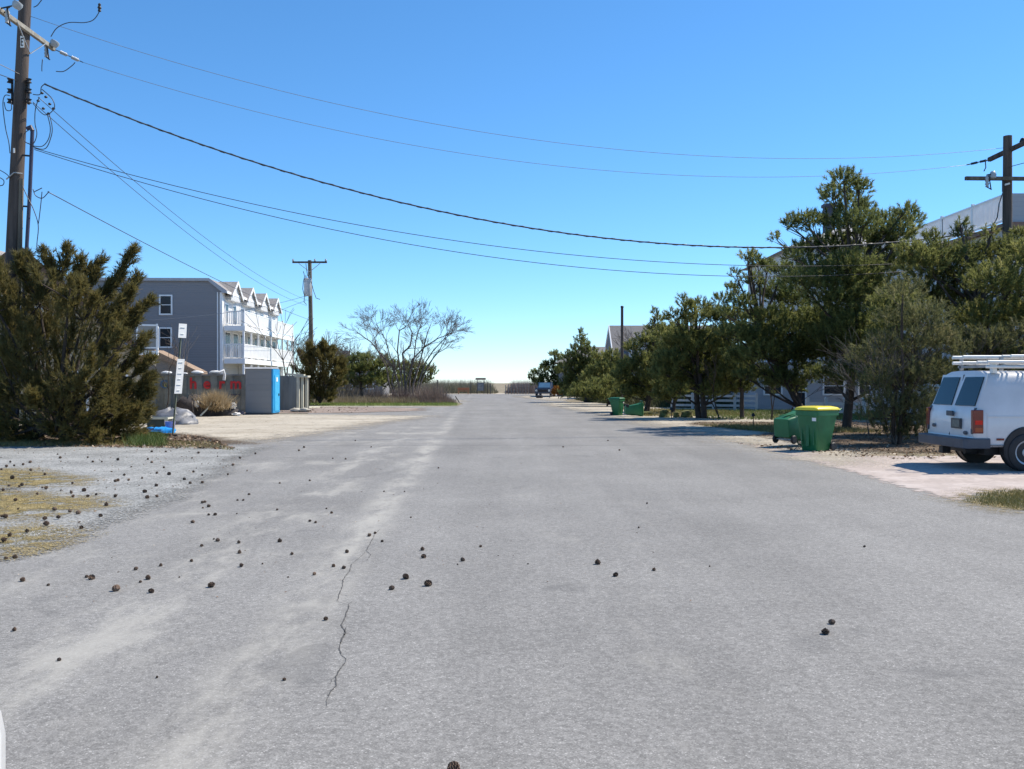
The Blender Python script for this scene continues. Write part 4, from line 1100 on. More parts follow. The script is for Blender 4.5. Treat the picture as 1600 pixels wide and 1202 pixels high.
for (px, py, r) in ((60, 466, 26), (108, 468, 26), (20, 480, 26), (150, 484, 22), (85, 490, 36), (30, 510, 38), (130, 500, 42), (166, 505, 22), (60, 540, 50), (110, 545, 50), (155, 548, 34), (20, 560, 48), (186, 545, 18), (70, 600, 52), (130, 600, 50), (172, 590, 32), (25, 620, 50), (90, 645, 44), (150, 640, 44), (195, 630, 28), (40, 660, 36), (190, 662, 22), (120, 672, 26), (215, 610, 15), (-40, 500, 55), (-60, 580, 60), (-50, 650, 50), (-20, 455, 36), (60, 678, 24), (165, 678, 20), (100, 668, 30), (20, 680, 26), (140, 672, 28), (200, 676, 24), (-20, 676, 30), (180, 650, 26), (100, 690, 18), (50, 692, 18), (150, 690, 18)):
    jp.append((px, py, r))
pl = [(170, 460, 208, 392, 5), (150, 470, 186, 432, 6), (120, 440, 157, 410, 6), (95, 430, 106, 390, 8), (84, 425, 70, 395, 5), (100, 440, 78, 415, 6), (118, 440, 126, 408, 7), (40, 440, 28, 405, 6), (185, 480, 215, 435, 6), (195, 500, 236, 470, 4), (190, 520, 216, 486, 6), (200, 560, 230, 528, 4), (205, 590, 236, 562, 4), (205, 620, 234, 590, 5), (200, 650, 232, 612, 7), (195, 665, 228, 642, 7), (10, 450, -5, 410, 7), (60, 430, 45, 402, 6), (175, 500, 205, 455, 6), (140, 455, 150, 428, 5)]
juniper("juniper_bush", "huge dark juniper with feathery shoots on the left roadside", "juniper", 90, 694, 26.4, jp, pl, dens=58, L=.26, W=.022, n=12, rr=.07)
juniper("juniper_bush", "smaller brownish juniper at the foot of the transformer pole", "juniper", 500, 636, 69,
        [(486, 568, 12), (500, 560, 12), (514, 568, 12), (480, 588, 14), (498, 585, 16), (518, 590, 14), (486, 606, 15), (508, 606, 15), (524, 604, 9), (492, 622, 12), (510, 622, 10), (476, 604, 10)],
        [(490, 560, 484, 540, 5), (502, 556, 506, 538, 5), (512, 560, 520, 546, 5), (520, 575, 534, 562, 5), (480, 570, 470, 552, 5), (524, 590, 536, 580, 5)], dens=38, L=.36, W=.04, n=12, rr=.06)

# ------------------------------------------------------------------ leafless trees
def grow(acc, p, d, L, r, lev, maxlev, droop=0.0, spread=.55, kids=(2, 4), minr=.004):
    n = 3; q = p
    for i in range(n):
        d = (d + Vector((random.gauss(0, .13), random.gauss(0, .13), random.gauss(0, .09) - droop))).normalized()
        e = q + d * L / n
        r2 = max(r * .86, minr)
        acc.append((q, e, r, r2)); q = e; r = r2
        if lev < maxlev and i >= 1:
            for _ in range(random.randint(*kids) // (2 if i == 1 else 1) + (i == 2)):
                a = Vector((random.gauss(0, 1), random.gauss(0, 1), random.gauss(0, .8)))
                a = (a - d * a.dot(d)).normalized()
                nd = (d + a * spread * random.uniform(.5, 1.4) + Vector((0, 0, .12))).normalized()
                grow(acc, q, nd, L * random.uniform(.5, .78), r * .62, lev + 1, maxlev, droop, spread, kids, minr)
def bare_tree(name, label, cat, base, stems, material, maxlev, L, r, group=None, **kw):
    t = thing(name, label, cat, tuple(base), 0, group)
    trunk = []; crown = []
    for (d, l, rr, off) in stems:
        acc = []
        grow(acc, Vector(base) + Vector(off), Vector(d).normalized(), l, rr, 0, maxlev, **kw)
        trunk += acc[:3]; crown += acc[3:]
    for nm, segs in (("trunk", trunk), ("crown", crown)):
        seg_mesh(nm, [s[0] for s in segs], [s[1] for s in segs], [s[2] for s in segs], [s[3] for s in segs], material, t, 5)
    return t
random.seed(21)
STEMS = [[(625, 630), (623, 601), (614, 573), (598, 557), (579, 534), (567, 526), (556, 518)], [(622, 630), (612, 597), (617, 573), (609, 555), (602, 530), (594, 516), (588, 506)], [(629, 630), (628, 599), (621, 548), (624, 517), (635, 510), (628, 506)],
         [(633, 630), (633, 599), (629, 552), (641, 541), (644, 520), (637, 505), (638, 502)], [(637, 630), (635, 599), (647, 559), (650, 531), (657, 508), (660, 504)], [(640, 630), (640, 599), (644, 562), (663, 543), (684, 529), (698, 524), (710, 519)],
         [(648, 630), (654, 597), (665, 566), (677, 548), (695, 529), (700, 518), (695, 504)], [(650, 630), (658, 597), (670, 569), (686, 548), (700, 524), (712, 514)], [(618, 630), (608, 600), (604, 575), (590, 548), (584, 525), (576, 512)], [(644, 630), (646, 600), (655, 570), (668, 520), (674, 505)]]
ZT_ = 84.0
bb = at(635, 598, ZT_); bb.z = 0
bt = thing("leafless_tree", "wide leafless tree with many splayed stems on the grass island", "bare tree", tuple(bb))
acc = []; tr_ = []
for q, st in enumerate(STEMS):
    dz = random.uniform(-1.6, 1.6)
    P = [at(x, y, ZT_ + dz * i / (len(st) - 1)) for i, (x, y) in enumerate(st)]
    P[0].z = -.1
    r0 = random.uniform(.085, .12); m_ = len(P) - 1
    for i in range(m_):
        ra, rb = r0 * (1 - .8 * i / m_), r0 * (1 - .8 * (i + 1) / m_)
        (tr_ if i < 2 else acc).append((P[i], P[i + 1], ra, rb))
        if i >= 1:
            d = (P[i + 1] - P[i]).normalized()
            for _ in range(2 if i < m_ - 2 else 4):
                s_ = P[i].lerp(P[i + 1], random.uniform(.2, 1))
                side = Vector((random.gauss(0, .7), random.gauss(0, .7), random.gauss(.15, .35)))
                grow(acc, s_, (d + side).normalized(), random.uniform(.65, 1.35), rb * .55, 1, 3, .02, .48, (2, 3), .009)
for nm, segs in (("trunk", tr_), ("crown", acc)):
    seg_mesh(nm, [s_[0] for s_ in segs], [s_[1] for s_ in segs], [s_[2] for s_ in segs], [s_[3] for s_ in segs], m_twig2, bt, 5)
random.seed(33)
for k, (px, Z, hgt, lb) in enumerate(((474, 92, 8.2, "bare grey tree behind the transformer pole, left of it"), (512, 100, 7.2, "bare grey tree between the transformer pole and the big bare tree, pole side"), (552, 108, 7.6, "bare grey tree whose crown touches the big bare tree's left side"))):
    b2 = at(px, 598, Z); b2.z = 0
    s2 = [((random.uniform(-.6, .6), random.uniform(-.5, .5), 1), hgt * .36, .10, (0, 0, 0)) for _ in range(5)]
    bare_tree("leafless_tree", lb, "bare tree", b2, s2, m_twig, 3, 3, .1, group="bare trees behind the transformer pole", kids=(2, 4), spread=.6, minr=.016)
b2 = at(300, 598, 56); b2.z = 0
bare_tree("sapling", "thin bare sapling in front of the grey gable wall", "sapling", b2, [((.02, 0, 1), 2.6, .03, (0, 0, 0)), ((-.15, .1, 1), 2.2, .025, (0, 0, 0))], m_twig, 2, 2, .03, kids=(2, 3), minr=.008)
b2 = at(258, 598, 50.5); b2.z = 0
bare_tree("sapling", "dark crooked bare sapling before the sloping tan roof", "sapling", b2, [((.25, 0, 1), 2.0, .035, (0, 0, 0))], m_bark, 2, 2, .03, kids=(2, 2), minr=.008)
b2 = at(445, 598, 60); b2.z = 0
bare_tree("sapling", "dark bare sapling in front of the far end of the white balconies", "sapling", b2, [((-.2, 0, 1), 3.2, .06, (0, 0, 0)), ((-.05, .1, 1), 2.6, .05, (.1, 0, 0))], m_bark, 2, 2, .03, kids=(2, 3), minr=.012)
b2 = at(1010, 598, 75); b2.z = 0
bare_tree("leafless_tree", "bare treetop rising beside the grey gabled house roof", "bare tree", b2, [((-.15, 0, 1), 3.0, .10, (0, 0, 0)), ((.2, 0, 1), 2.9, .09, (.2, 0, 0)), ((.0, .2, 1), 3.1, .09, (.1, 0, 0))], m_twig, 3, 3, .1, kids=(2, 3), minr=.014)
b2 = at(500, 598, 88); b2.z = 0

# grey brushy thicket beside the van
random.seed(12)
for (px, Z, hh, lb, ns) in ((1400, 25.0, 3.2, "grey twiggy thicket standing right beside the van's rear", 4), (1452, 26.0, 3.4, "tall grey bare shrub directly behind the white van", 4), (1360, 27.0, 2.4, "thin grey bare shrub between the bins and the van", 4)):
    b2 = at(px, 598, Z); b2.z = 0
    s2 = [((random.gauss(0, .5), random.gauss(0, .4), 1), hh * random.uniform(.34, .5), .014, (0, 0, 0)) for _ in range(ns)]
    bare_tree("bare_shrub", lb, "shrub", b2, s2, m_twig3, 3, 2, .03, group="bare shrubs near the van", kids=(2, 3), spread=.45, minr=.004)
for (px, Z, lb) in ((1205, 42, "spindly forked sapling before the white house wall, left of the green bins"), (1236, 40, "spindly leaning sapling just left of the leaning pine trunk"), (1124, 43, "thin sapling standing right of the twin trunked pine")):
    b2 = at(px, 598, Z); b2.z = 0
    bare_tree("sapling", lb, "sapling", b2, [((random.uniform(-.3, .3), 0, 1), 1.5, .035, (0, 0, 0)), ((random.uniform(-.5, .5), 0, 1), 1.4, .03, (.05, 0, 0))], m_bark, 2, 2, .03, group="saplings beneath the pines", kids=(2, 3), minr=.008)
m_dull = leafmat("dull_olive", (.095, .105, .045), (.20, .20, .085), .5, (.30, .27, .14))
pine("evergreen_shrub", "dull olive shrub thicket beside the white van's rear doors", "shrub", 1405, 25.2, [(1400, 500, 30), (1440, 490, 30), (1380, 545, 34), (1425, 535, 36), (1465, 530, 30), (1395, 590, 36), (1435, 585, 38), (1480, 580, 30), (1380, 635, 34), (1420, 635, 38), (1455, 630, 32), (1390, 672, 28), (1425, 678, 30), (1365, 600, 26), (1360, 655, 22), (1450, 500, 34), (1410, 460, 30), (1480, 545, 34), (1410, 610, 34), (1445, 655, 30), (1350, 560, 26)], trunk_r=.06, dens=52, L=.2, W=.018, n=13, trunks=3, mat=m_dull, up=.9)
pine("evergreen_shrub", "dull olive shrub behind the white van's roof ladders", "shrub", 1540, 27.0, [(1500, 540, 34), (1550, 535, 36), (1600, 530, 40), (1510, 590, 34), (1560, 590, 36), (1610, 590, 40), (1530, 640, 34), (1590, 640, 34)], trunk_r=.06, dens=50, L=.2, W=.018, n=13, trunks=3, mat=m_dull, up=.9)
# brush
def brush(name, poly, n, h, w, c1, c2, label, cat="bush", lean=.35, stuff=True, edge=1.2):
    P = scatter_in(poly, n)
    e = np.clip(inside_dist(P, poly) / edge, .25, 1)
    V, K, T = blades(np.concatenate([P, np.zeros((n, 1))], 1), h * e, w, lean, np.clip(rng.normal(.5, .2, n), 0, 1))
    return tag(np_mesh(name, V, K, leafmat(name + "_" + cat.replace(" ", "_") + str(len(bpy.data.materials)), c1, c2, .15), tint=T), label, cat, kind='stuff' if stuff else None)
def circle(px, Z, r, ry=None): 
    c = at(px, 598, Z); return [(c.x + r * math.cos(a * .5236), Z + (ry or r) * math.sin(a * .5236)) for a in range(12)]
brush("brown_bush", circle(672, 77, 2.2), 5000, 1.7, .022, (.15, .11, .09), (.34, .265, .22), "rounded brown twiggy bush at the island's right end", stuff=False)
brush("brown_bush", circle(590, 80, 1.6), 2600, 1.7, .022, (.09, .075, .065), (.20, .165, .145), "greyish brown twiggy bush left of the bare tree's stems", stuff=False)
brush("brown_bush", circle(628, 79, 1.8), 2600, 1.6, .022, (.10, .07, .06), (.20, .15, .13), "dark brown twiggy bush at the foot of the bare tree", stuff=False)
c = at(336, 598, 46.4)
n_ = 1500
P = np.stack([c.x + rng.normal(0, .30, n_), 46.4 + rng.normal(0, .25, n_), np.full(n_, .45) + rng.normal(0, .08, n_)], 1)
V, K, T = blades(P, .88, .03, .52, np.clip(rng.normal(.5, .22, n_), 0, 1))
tag(np_mesh("ornamental_grass", V, K, leafmat("straw_plume", (.24, .17, .09), (.58, .46, .28), .3), tint=T), "pale dry ornamental grass clump on the dark debris heap", "grass clump")
brush("dune_scrub", [(-17, 142), (-2.6, 140.5), (-2.2, 152), (-30, 156)], 16000, 2.05, .05, (.14, .135, .085), (.30, .275, .19), "greyish green scrub along the dune left of the beach path", "scrub", .3)
brush("dune_scrub", [(-.9, 140), (2, 138.5), (9.5, 136.5), (16, 145), (3, 154), (-1.2, 152)], 11000, 2.0, .05, (.15, .12, .105), (.27, .215, .19), "reddish brown scrub on the dune right of the beach path", "scrub", .3)
brush("dune_scrub", [(-45, 105), (-16, 92), (-14, 100), (-28, 128), (-18, 140), (-45, 150)], 9000, 2.6, .06, (.10, .09, .07), (.22, .19, .15), "distant brown scrub behind the pines and bare trees", "scrub", .3)
brush("dune_scrub", [(10, 100), (40, 90), (60, 130), (14, 135)], 9000, 2.8, .06, (.05, .06, .03), (.12, .12, .06), "dark scrub behind the far right pines", "scrub", .3)
brush("hedge_undergrowth", [(9.5, 62), (20, 60), (22, 80), (6.2, 92), (6.4, 80)], 14000, 1.9, .05, (.035, .045, .018), (.10, .105, .04), "dark green undergrowth below the far right pines", "undergrowth", .5)
# ------------------------------------------------------------------ container, toilet, enclosure
cx0 = at(233, 598, 52).x; cx1 = at(386, 598, 52).x; ch = 2.17
ct = thing("storage_container", "dark grey corrugated storage container with faded red letters", "container", ((cx0 + cx1) / 2, 53, 0))
m_ct = M("container_paint", (.19, .205, .185), .7, .22, 2.5, bmp=.1)
hw = (cx1 - cx0) / 2
prof = []; x = -hw
k = 0
while x < hw - .01:
    prof += [(x, -.93 if k % 2 else -1.0)]; x2 = min(x + .38, hw); prof += [(x2, -.93 if k % 2 else -1.0)]; x = x2 + .05; k += 1
prof += [(hw, 1.2), (-hw, 1.2)]
mb = MB(); mb.prism(prof, .12, ch - .1, 'z'); mb.build("body", m_ct, ct, world=False)
mb = MB(); mb.box(-hw - .03, hw + .03, -1.05, 1.23, ch - .1, ch); mb.box(-hw - .03, hw + .03, -1.05, 1.23, .02, .12)
for sx in (-1, 1): mb.box(sx * hw - .06, sx * hw + .06, -1.055, -.93, .12, ch - .1)
mb.build("frame", M("container_frame", (.17, .175, .165), .7, .2, 2), ct, world=False)
def text(s, size, material, parent, x, y, z, name="lettering", sx=1.0):
    cu = bpy.data.curves.new(name, 'FONT'); cu.body = s; cu.size = size; cu.extrude = .004; cu.align_x = 'CENTER'; cu.resolution_u = 4; cu.offset = .03 * size
    o = bpy.data.objects.new(name, cu); C.objects.link(o)
    dg = bpy.context.evaluated_depsgraph_get()
    me = bpy.data.meshes.new_from_object(o.evaluated_get(dg))
    bpy.data.objects.remove(o); bpy.data.curves.remove(cu)
    R = Matrix.Rotation(math.radians(90), 4, 'X')
    me.transform(Matrix.Translation((x, y, z)) @ R @ Matrix.Diagonal((sx, 1, 1, 1)))
    return me
m_red = M("faded_red", (.55, .025, .03), .6, .2, 5)
def px2l(px): return at(px, 598, 52).x - (cx0 + cx1) / 2
mes = []
bm = bmesh.new()
for s, px in (("h", 302), ("e", 323.5), ("r", 346.5), ("m", 368.5)):
    me = text(s, .86, m_red, ct, px2l(px), -1.02, 1.37); bm.from_mesh(me); bpy.data.meshes.remove(me)
me = bpy.data.meshes.new("lettering"); bm.to_mesh(me); bm.free(); link("lettering", me, m_red, ct)
me = text("C", .62, None, ct, px2l(256), -1.02, 1.40); link("lettering", me, M("faded_blue", (.07, .14, .24), .6, .2, 4), ct)
me = text("c", .40, None, ct, px2l(259), -1.03, 1.46); link("lettering", me, M("faded_yellow", (.28, .27, .10), .6, .2, 4), ct)
mb = MB(); mb.box(px2l(361), px2l(375), -1.03, -1.015, .98, 1.06); mb.build("stencil", M("dark_stencil", (.05, .06, .09), .7), ct, world=False)
# light bags lying on top
m_bag = M("white_bag", (.70, .70, .68), .6, .1, 4)
G3 = "white bundles on top of the container"
for k, (px, r, lb) in enumerate(((255, .30, "white bundle on the container roof, nearest the juniper"), (284, .16, "small white bundle on the container roof behind the sign post"), (304, .34, "largest white bundle on the container roof above the letter h"), (333, .38, "flat white bundle on the container roof near its right end"))):
    c = at(px, 598, 52)
    mb = MB(); mb.blob((c.x, 52.5, ch + r * .28), (r, r * .8, r * .34 if k != 3 else r * .26), k, .12, 12, 7)
    tag(mb.build("white_bundle", m_bag, None, 60), lb, "bundle", G3)
mb = MB()
P = [at(342, 580, 51.6), at(349, 579, 51.75), at(351, 586, 51.8), at(350, 594, 51.85)]
P[0].z = ch + .1; mb.tube(P, [.06, .09, .07, .09], 8)
tag(mb.build("rag", m_bag, None, 60), "white rag hanging over the container's top edge", "rag")

tx0, tx1 = at(383, 598, 48.6).x, at(424, 598, 48.6).x
tw = (tx1 - tx0)
pt = thing("portable_toilet", "grey portable toilet with bright blue door side", "toilet cabin", ((tx0 + tx1) / 2, 49.3, 0), math.radians(0))
hw = tw / 2; th_ = 2.42
mb = MB(); mb.box(-hw, hw, -.68, .68, .10, th_); mb.build("cabin", siding("cabin_grey", (.22, .235, .25), .32), pt, bevel=.03, world=False)
mb = MB(); mb.box(-hw - .02, hw + .04, -.72, .72, 0, .10); mb.build("skid", M("skid_dark", (.08, .085, .09)), pt, world=False)
mb = MB(); mb.prism([(-.74, th_), (.74, th_), (.60, th_ + .09), (-.60, th_ + .09)], -hw - .05, hw + .05, 'x'); mb.build("roof", M("roof_pale", (.40, .41, .42), .5), pt, bevel=.02, world=False)
mb = MB(); mb.box(hw + .002, hw + .10, -.70, .70, .1, th_ - .02)
dr = mb.build("door_side", M("bright_blue_plastic", (.015, .30, .62), .4, .1, 4, spec=.5), pt, bevel=.02, world=False)
mb = MB(); mb.box(hw + .102, hw + .125, -.42, .42, .2, 2.1); mb.build("door", M("pale_blue_plastic", (.05, .42, .72), .4, .1, 4), dr, bevel=.01, world=False)
mb = MB(); mb.box(hw + .127, hw + .14, -.22, .1, 1.75, 1.98); mb.build("sign_plate", m_white, dr, world=False)
mb = MB(); mb.box(hw + .127, hw + .16, .26, .36, 1.0, 1.12); mb.build("latch", m_black, dr, world=False)

ex0, ex1 = at(434, 598, 53).x, at(478, 598, 53).x
en = thing("timber_enclosure", "grey boarded bin enclosure with pale upright boards on its sunny side", "enclosure", (ex0, 53, 0))
m_bd = M("grey_boards", (.17, .185, .18), .85, .25, 2.2, stretch=(1, 1, .15))
m_pale = M("cream_boards", (.56, .54, .43), .7, .1, 3)
mb = MB(); x = 0
wEn = (at(463, 598, 53).x - ex0)
i = 0
while x < wEn - .03: mb.box(x, x + .17, -.0 - (i % 2) * .012, .03, .12, 2.08 + (i % 3) * .01); x += .178; i += 1
mb.build("back_panel", m_bd, en, world=False)
mb = MB(); mb.box(-.02, wEn, .035, .10, .3, .42); mb.box(-.02, wEn, .035, .10, 1.6, 1.72); mb.build("rail", m_bd, en, world=False)
for k, (px, yo) in enumerate(((465.5, .0), (470.5, .25), (475.5, .55))):
    x = at(px, 598, 53).x - ex0
    mb = MB(); mb.box(x - .075, x + .075, yo - .02, yo + .12, .1, 2.0); mb.build("upright", m_pale, en, world=False)
x1 = at(481, 598, 53).x - ex0
mb = MB(); mb.box(wEn - .1, x1, -.03, .7, 2.0, 2.1); mb.build("top_board", m_pale, en, world=False)
mb = MB(); mb.box(wEn - .6, wEn + .3, -.02, .4, 2.16, 2.26, Matrix.Rotation(.06, 4, 'Y')); mb.build("top_board", m_pale, en, world=False)
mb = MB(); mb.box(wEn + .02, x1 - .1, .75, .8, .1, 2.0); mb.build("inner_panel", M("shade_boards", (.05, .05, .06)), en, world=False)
for k, (px, r) in enumerate(((463, .26), (476, .24))):
    c = at(px, 598, 52.6)
    mb = MB(); mb.blob((c.x, 52.6, .13), (r * 1.4, .25, .14), k + 9, .2, 10, 6)
    tag(mb.build("sandbag", M("sandbag_cloth", (.42, .40, .34), .9, .15, 6), None, 60), ("pale sandbag under the enclosure's front corner" if k == 0 else "pale sandbag at the enclosure's far right foot"), "sandbag", "sandbags at the bin enclosure")
mb = MB(); mb.bar(at(480, 598, 60) * 1 + Vector((0, 0, -1.6)), at(497, 598, 62) + Vector((0, 0, -1.62)), .25, .10)
tag(mb.build("timber_plank", m_pale, None), "pale plank lying on the ground right of the bin enclosure", "plank")

# ------------------------------------------------------------------ street sign
sp_ = thing("street_sign", "leaning metal post with two white parking signs by the juniper", "sign", (at(270, 598, 29.2).x, 29.2, 0))
a, b = at(269.5, 684, 29.2), at(284.5, 506, 29.2); a.z = -.05
mb = MB(); mb.bar(a, b, .055, .04); mb.build("post", M("green_post", (.17, .19, .14), .6, .15, 4, metal=.3), sp_)
m_sign = M("sign_white", (.80, .81, .80), .35, .03, 2)
def plate(p0, p1, w, th=.006):
    p0, p1 = Vector(p0), Vector(p1)
    ax = (p1 - p0).normalized(); d = Vector((.50, .866, 0)).normalized(); nrm = d.cross(ax).normalized()
    if nrm.y > 0: nrm = -nrm
    o = nrm * .045
    mbp = MB(); vs = []
    for dz in (0, th):
        for (s, q) in ((-1, p0), (1, p0), (1, p1), (-1, p1)): vs.append(q + d * s * w / 2 + o + nrm * dz)
    mbp.add(vs, [(3, 2, 1, 0), (4, 5, 6, 7), (0, 1, 5, 4), (1, 2, 6, 5), (2, 3, 7, 6), (3, 0, 4, 7)])
    return mbp, d, ax, nrm
for (p0, p1, w, rows) in ((at(283, 528, 29.2), at(284.2, 506, 29.2), .31, 2), (at(276.5, 615, 29.2), at(281.2, 561, 29.2), .29, 6)):
    mbp, d, ax, nrm = plate(p0, p1, w)
    o = mbp.build("sign_plate", m_sign, sp_)
    L = (Vector(p1) - Vector(p0)).length
    mb = MB()
    for r in range(rows):
        c = Vector(p0) + ax * (L * (r + .6) / (rows + .2)) + nrm * .055
        h_ = .028
        if r % 2: mb.bar(c - d * w * .30, c + d * w * .28, h_, .004)
        else: mb.bar(c - d * w * .22, c + d * w * .18, h_, .004)
    mb.build("print", M("pale_print", (.66, .69, .66), .5), o)

# ------------------------------------------------------------------ clutter by the sign
m_dirt = M("dark_spoil", (.045, .04, .04), .95, .4, 3, bmp=.8, bscale=8)
c = at(318, 598, 46.8)
mb = MB(); mb.blob((c.x, 47.2, .1), (1.45, .9, .90), 3, .16, 18, 9); mb.blob((c.x - .7, 47.0, .15), (.8, .6, .9), 4, .2, 14, 8); mb.blob((c.x + .9, 47.1, .05), (.8, .6, .45), 6, .2, 14, 8)
tag(mb.build("debris_heap", m_dirt, None, 60), "dark heap of debris in front of the lettered container", "heap")
mb = MB(); mb.tube([at(313, 650, 45.6), at(322, 641, 45.8), at(331, 630, 46.0)], [.045, .04, .03], 6)
tag(mb.build("timber_stick", m_pale, None), "pale stick leaning on the debris heap", "stick")
mb = MB(); mb.tube([at(303, 648, 46.0), at(300, 628, 46.2)], .035, 6)
tag(mb.build("timber_stick", M("dark_stick", (.16, .13, .10)), None), "thin upright stick before the debris heap's left side", "stick")
mb = MB(); q = at(300, 630, 46.1); mb.blob((q.x + .2, 46.2, q.z - .05), (.13, .1, .16), 5, .3, 8, 6); tag(mb.build("white_scrap", m_bag, None, 60), "white scrap caught on top of the debris heap", "scrap")
mb = MB(); q = at(363, 634, 46.8); mb.blob((q.x, 46.9, q.z), (.16, .15, .15), 8, .45, 12, 8); mb.blob((q.x + .25, 46.8, .10), (.24, .2, .09), 9, .5, 10, 6); tag(mb.build("crumpled_bag", m_bag, None, 60), "crumpled white plastic bag right of the ornamental grass", "bag")
mb = MB(); q = at(372, 649, 48.0); mb.blob((q.x, 48, .12), (.38, .2, .13), 12, .3, 10, 6); tag(mb.build("rubbish_bag", M("dark_bag", (.05, .05, .07), .4), None, 60), "dark rubbish bag on the sand by the container's right end", "bag")
mt = M("silver_tarp", (.17, .175, .19), .5, .35, 2.0, bmp=.9, bscale=3.5)
q = at(268, 598, 37.5)
mb = MB(); mb.blob((q.x, 37.6, .02), (.95, .7, .62), 15, .16, 26, 13); mb.blob((q.x + .55, 37.4, .0), (.5, .5, .34), 16, .15, 16, 8)
tag(mb.build("tarp_heap", mt, None, 50), "silvery tarp draped over a low mound beside the sign post", "tarp")
q = at(249, 598, 33.2)
bx = thing("storage_tub", "dark tub with pale rim beside the blue tarp", "tub", (q.x, 33.2, 0), .1)
mb = MB(); mb.prism([(-.30, .0), (.30, 0), (.36, .42), (-.36, .42)], -.36, .36, 'y'); mb.build("body", M("dark_green_plastic", (.035, .05, .045), .5), bx, world=False)
mb = MB(); mb.box(-.40, .40, -.40, -.34, .40, .46); mb.box(-.40, .40, .34, .40, .40, .46); mb.box(-.40, -.34, -.34, .34, .40, .46); mb.box(.34, .40, -.34, .34, .40, .46); mb.box(.28, .40, -.405, -.401, .22, .40); mb.build("rim", m_pale, bx, world=False)
q = at(246, 598, 31.0)
mb = MB(); mb.blob((q.x - .1, 31.0, .06), (.62, .35, .13), 21, .3, 18, 8); mb.blob((q.x + .25, 30.9, .1), (.35, .25, .12), 22, .3, 12, 7)
tag(mb.build("blue_tarp", M("bright_blue_tarp", (.02, .28, .72), .4, .25, 4, bmp=.8, bscale=6), None, 40), "crumpled bright blue tarp at the foot of the sign post", "tarp")
q = at(266, 598, 31.3)
mb = MB(); mb.lathe([(.13, 0), (.15, .02), (.17, .36), (.18, .38), (.15, .38), (.14, .1)], 14, (q.x - .08, 31.5, 0)); tag(mb.build("bucket", M("pale_violet_plastic", (.25, .25, .48), .5), None, 60), "pale bluish bucket behind the sign post's foot", "bucket")
mb = MB(); mb.tube([(q.x - .9, 28.9, .08), (q.x + .1, 29.0, .07), (q.x + 1.0, 29.2, .05)], [.05, .05, .03], 7); tag(mb.build("fallen_branch", m_bark, None, 60), "dark fallen branch among the leaves by the sign post", "branch")

# ------------------------------------------------------------------ wheelie bins
m_bin = M("green_plastic", (.016, .14, .052), .45, .15, 2.5, bmp=.06, bscale=30)
m_bin2 = M("dark_green_lid", (.013, .115, .045), .45, .15, 3)
def make_bin(name, label, cat, lid_mat, group=None, open_lid=False):
    t = thing(name, label, cat, group=group)
    # local: front -y, handle and wheels +y
    def ring(z, hx, y0, y1, r=.05):
        pts = []
        for (cx, cy, a0) in ((hx - r, y1 - r, 0), (-hx + r, y1 - r, 90), (-hx + r, y0 + r, 180), (hx - r, y0 + r, 270)):
            for k in range(4):
                a = math.radians(a0 + k * 30); pts.append((cx + r * math.cos(a), cy + r * math.sin(a), z))
        return pts
    mb = MB(); mb.loft([ring(.0, .20, -.24, .17), ring(.03, .215, -.255, .19), ring(.5, .25, -.30, .29), ring(.84, .275, -.335, .36), ring(.845, .30, -.36, .39), ring(.96, .30, -.365, .40), ring(.965, .28, -.34, .37)])
    mb.build("body", m_bin, t, 40, world=False)
    mb = MB(); mb.box(-.04, .04, -.312, -.295, .12, .78); mb.box(.14, .17, -.305, -.285, .15, .78); mb.box(-.17, -.14, -.305, -.285, .15, .78); mb.build("front_rib", m_bin, t, world=False)
    # domed lid
    mb = MB(); mb.loft([ring(.975, .31, -.38, .42), ring(1.01, .31, -.38, .42), ring(1.04, .28, -.36, .39, .07), ring(1.07, .20, -.25, .28, .07)])
    ld = mb.build("lid", lid_mat, t, 50, world=False)
    mb = MB(); mb.tube([(-.27, .40, .95), (-.27, .50, 1.0), (.27, .50, 1.0), (.27, .40, .95)], .02, 8); mb.build("handle", m_bin2, t, 60, world=False)
    for sx in (-1, 1):
        R = Matrix.Translation((sx * .25, .24, .10)) @ Matrix.Rotation(math.radians(90), 4, 'Y')
        mb = MB(); mb.lathe([(.03, -.03), (.085, -.03), (.10, -.015), (.10, .015), (.085, .03), (.03, .03)], 18, M=R); w = mb.build("wheel", m_black, t, 40, world=False)
    mb = MB(); mb.tube([(-.24, .24, .10), (.24, .24, .10)], .014, 8); mb.build("axle", m_galv, t, world=False)
    mb = MB(); mb.box(.14, .24, -.336, -.325, .72, .80); mb.build("sticker", m_white, t, world=False)
    return t
m_yel = M("yellow_lid", (.74, .62, .04), .35, .06, 3)
x, y = gp(1274, 706)
b1 = make_bin("wheelie_bin", "upright green wheelie bin with bright yellow lid by the driveway", "bin", m_yel, "green wheelie bins along the right verge")
b1.location = (x + .08, y + .15, .02); b1.rotation_euler = (0, 0, math.radians(-56)); b1.scale = (1.13, 1.13, 1.03)
def put(o, x, y, R, label, s=1.0):
    o['label'] = label
    o.rotation_euler = R.to_euler(); o.scale = (s, s, s)
    # rest the lowest corner on the ground
    zmin = 1e9
    for ch in o.children:
        for v in ch.data.vertices: zmin = min(zmin, (R @ (v.co * s)).z)
    o.location = (x, y, .02 - zmin)
g1 = make_bin("wheelie_bin", "toppled green bin lying beside the yellow lidded bin", "bin", m_bin2, "green wheelie bins along the right verge")
x, y = gp(1222, 699)
R = Matrix.Rotation(math.radians(-52), 3, 'Z') @ Matrix.Rotation(math.radians(-84), 3, 'X')
put(g1, x - .12, y - .35, R, "toppled green bin lying with its base towards the road, beside the yellow lidded bin", 1.12)
x, y = gp(964, 650)
g2 = copy_tree(g1); put(g2, x + .05, y + .35, Matrix.Rotation(math.radians(50), 3, 'Z'), "upright all green bin standing far along the right verge", .86)
x, y = gp(976, 651)
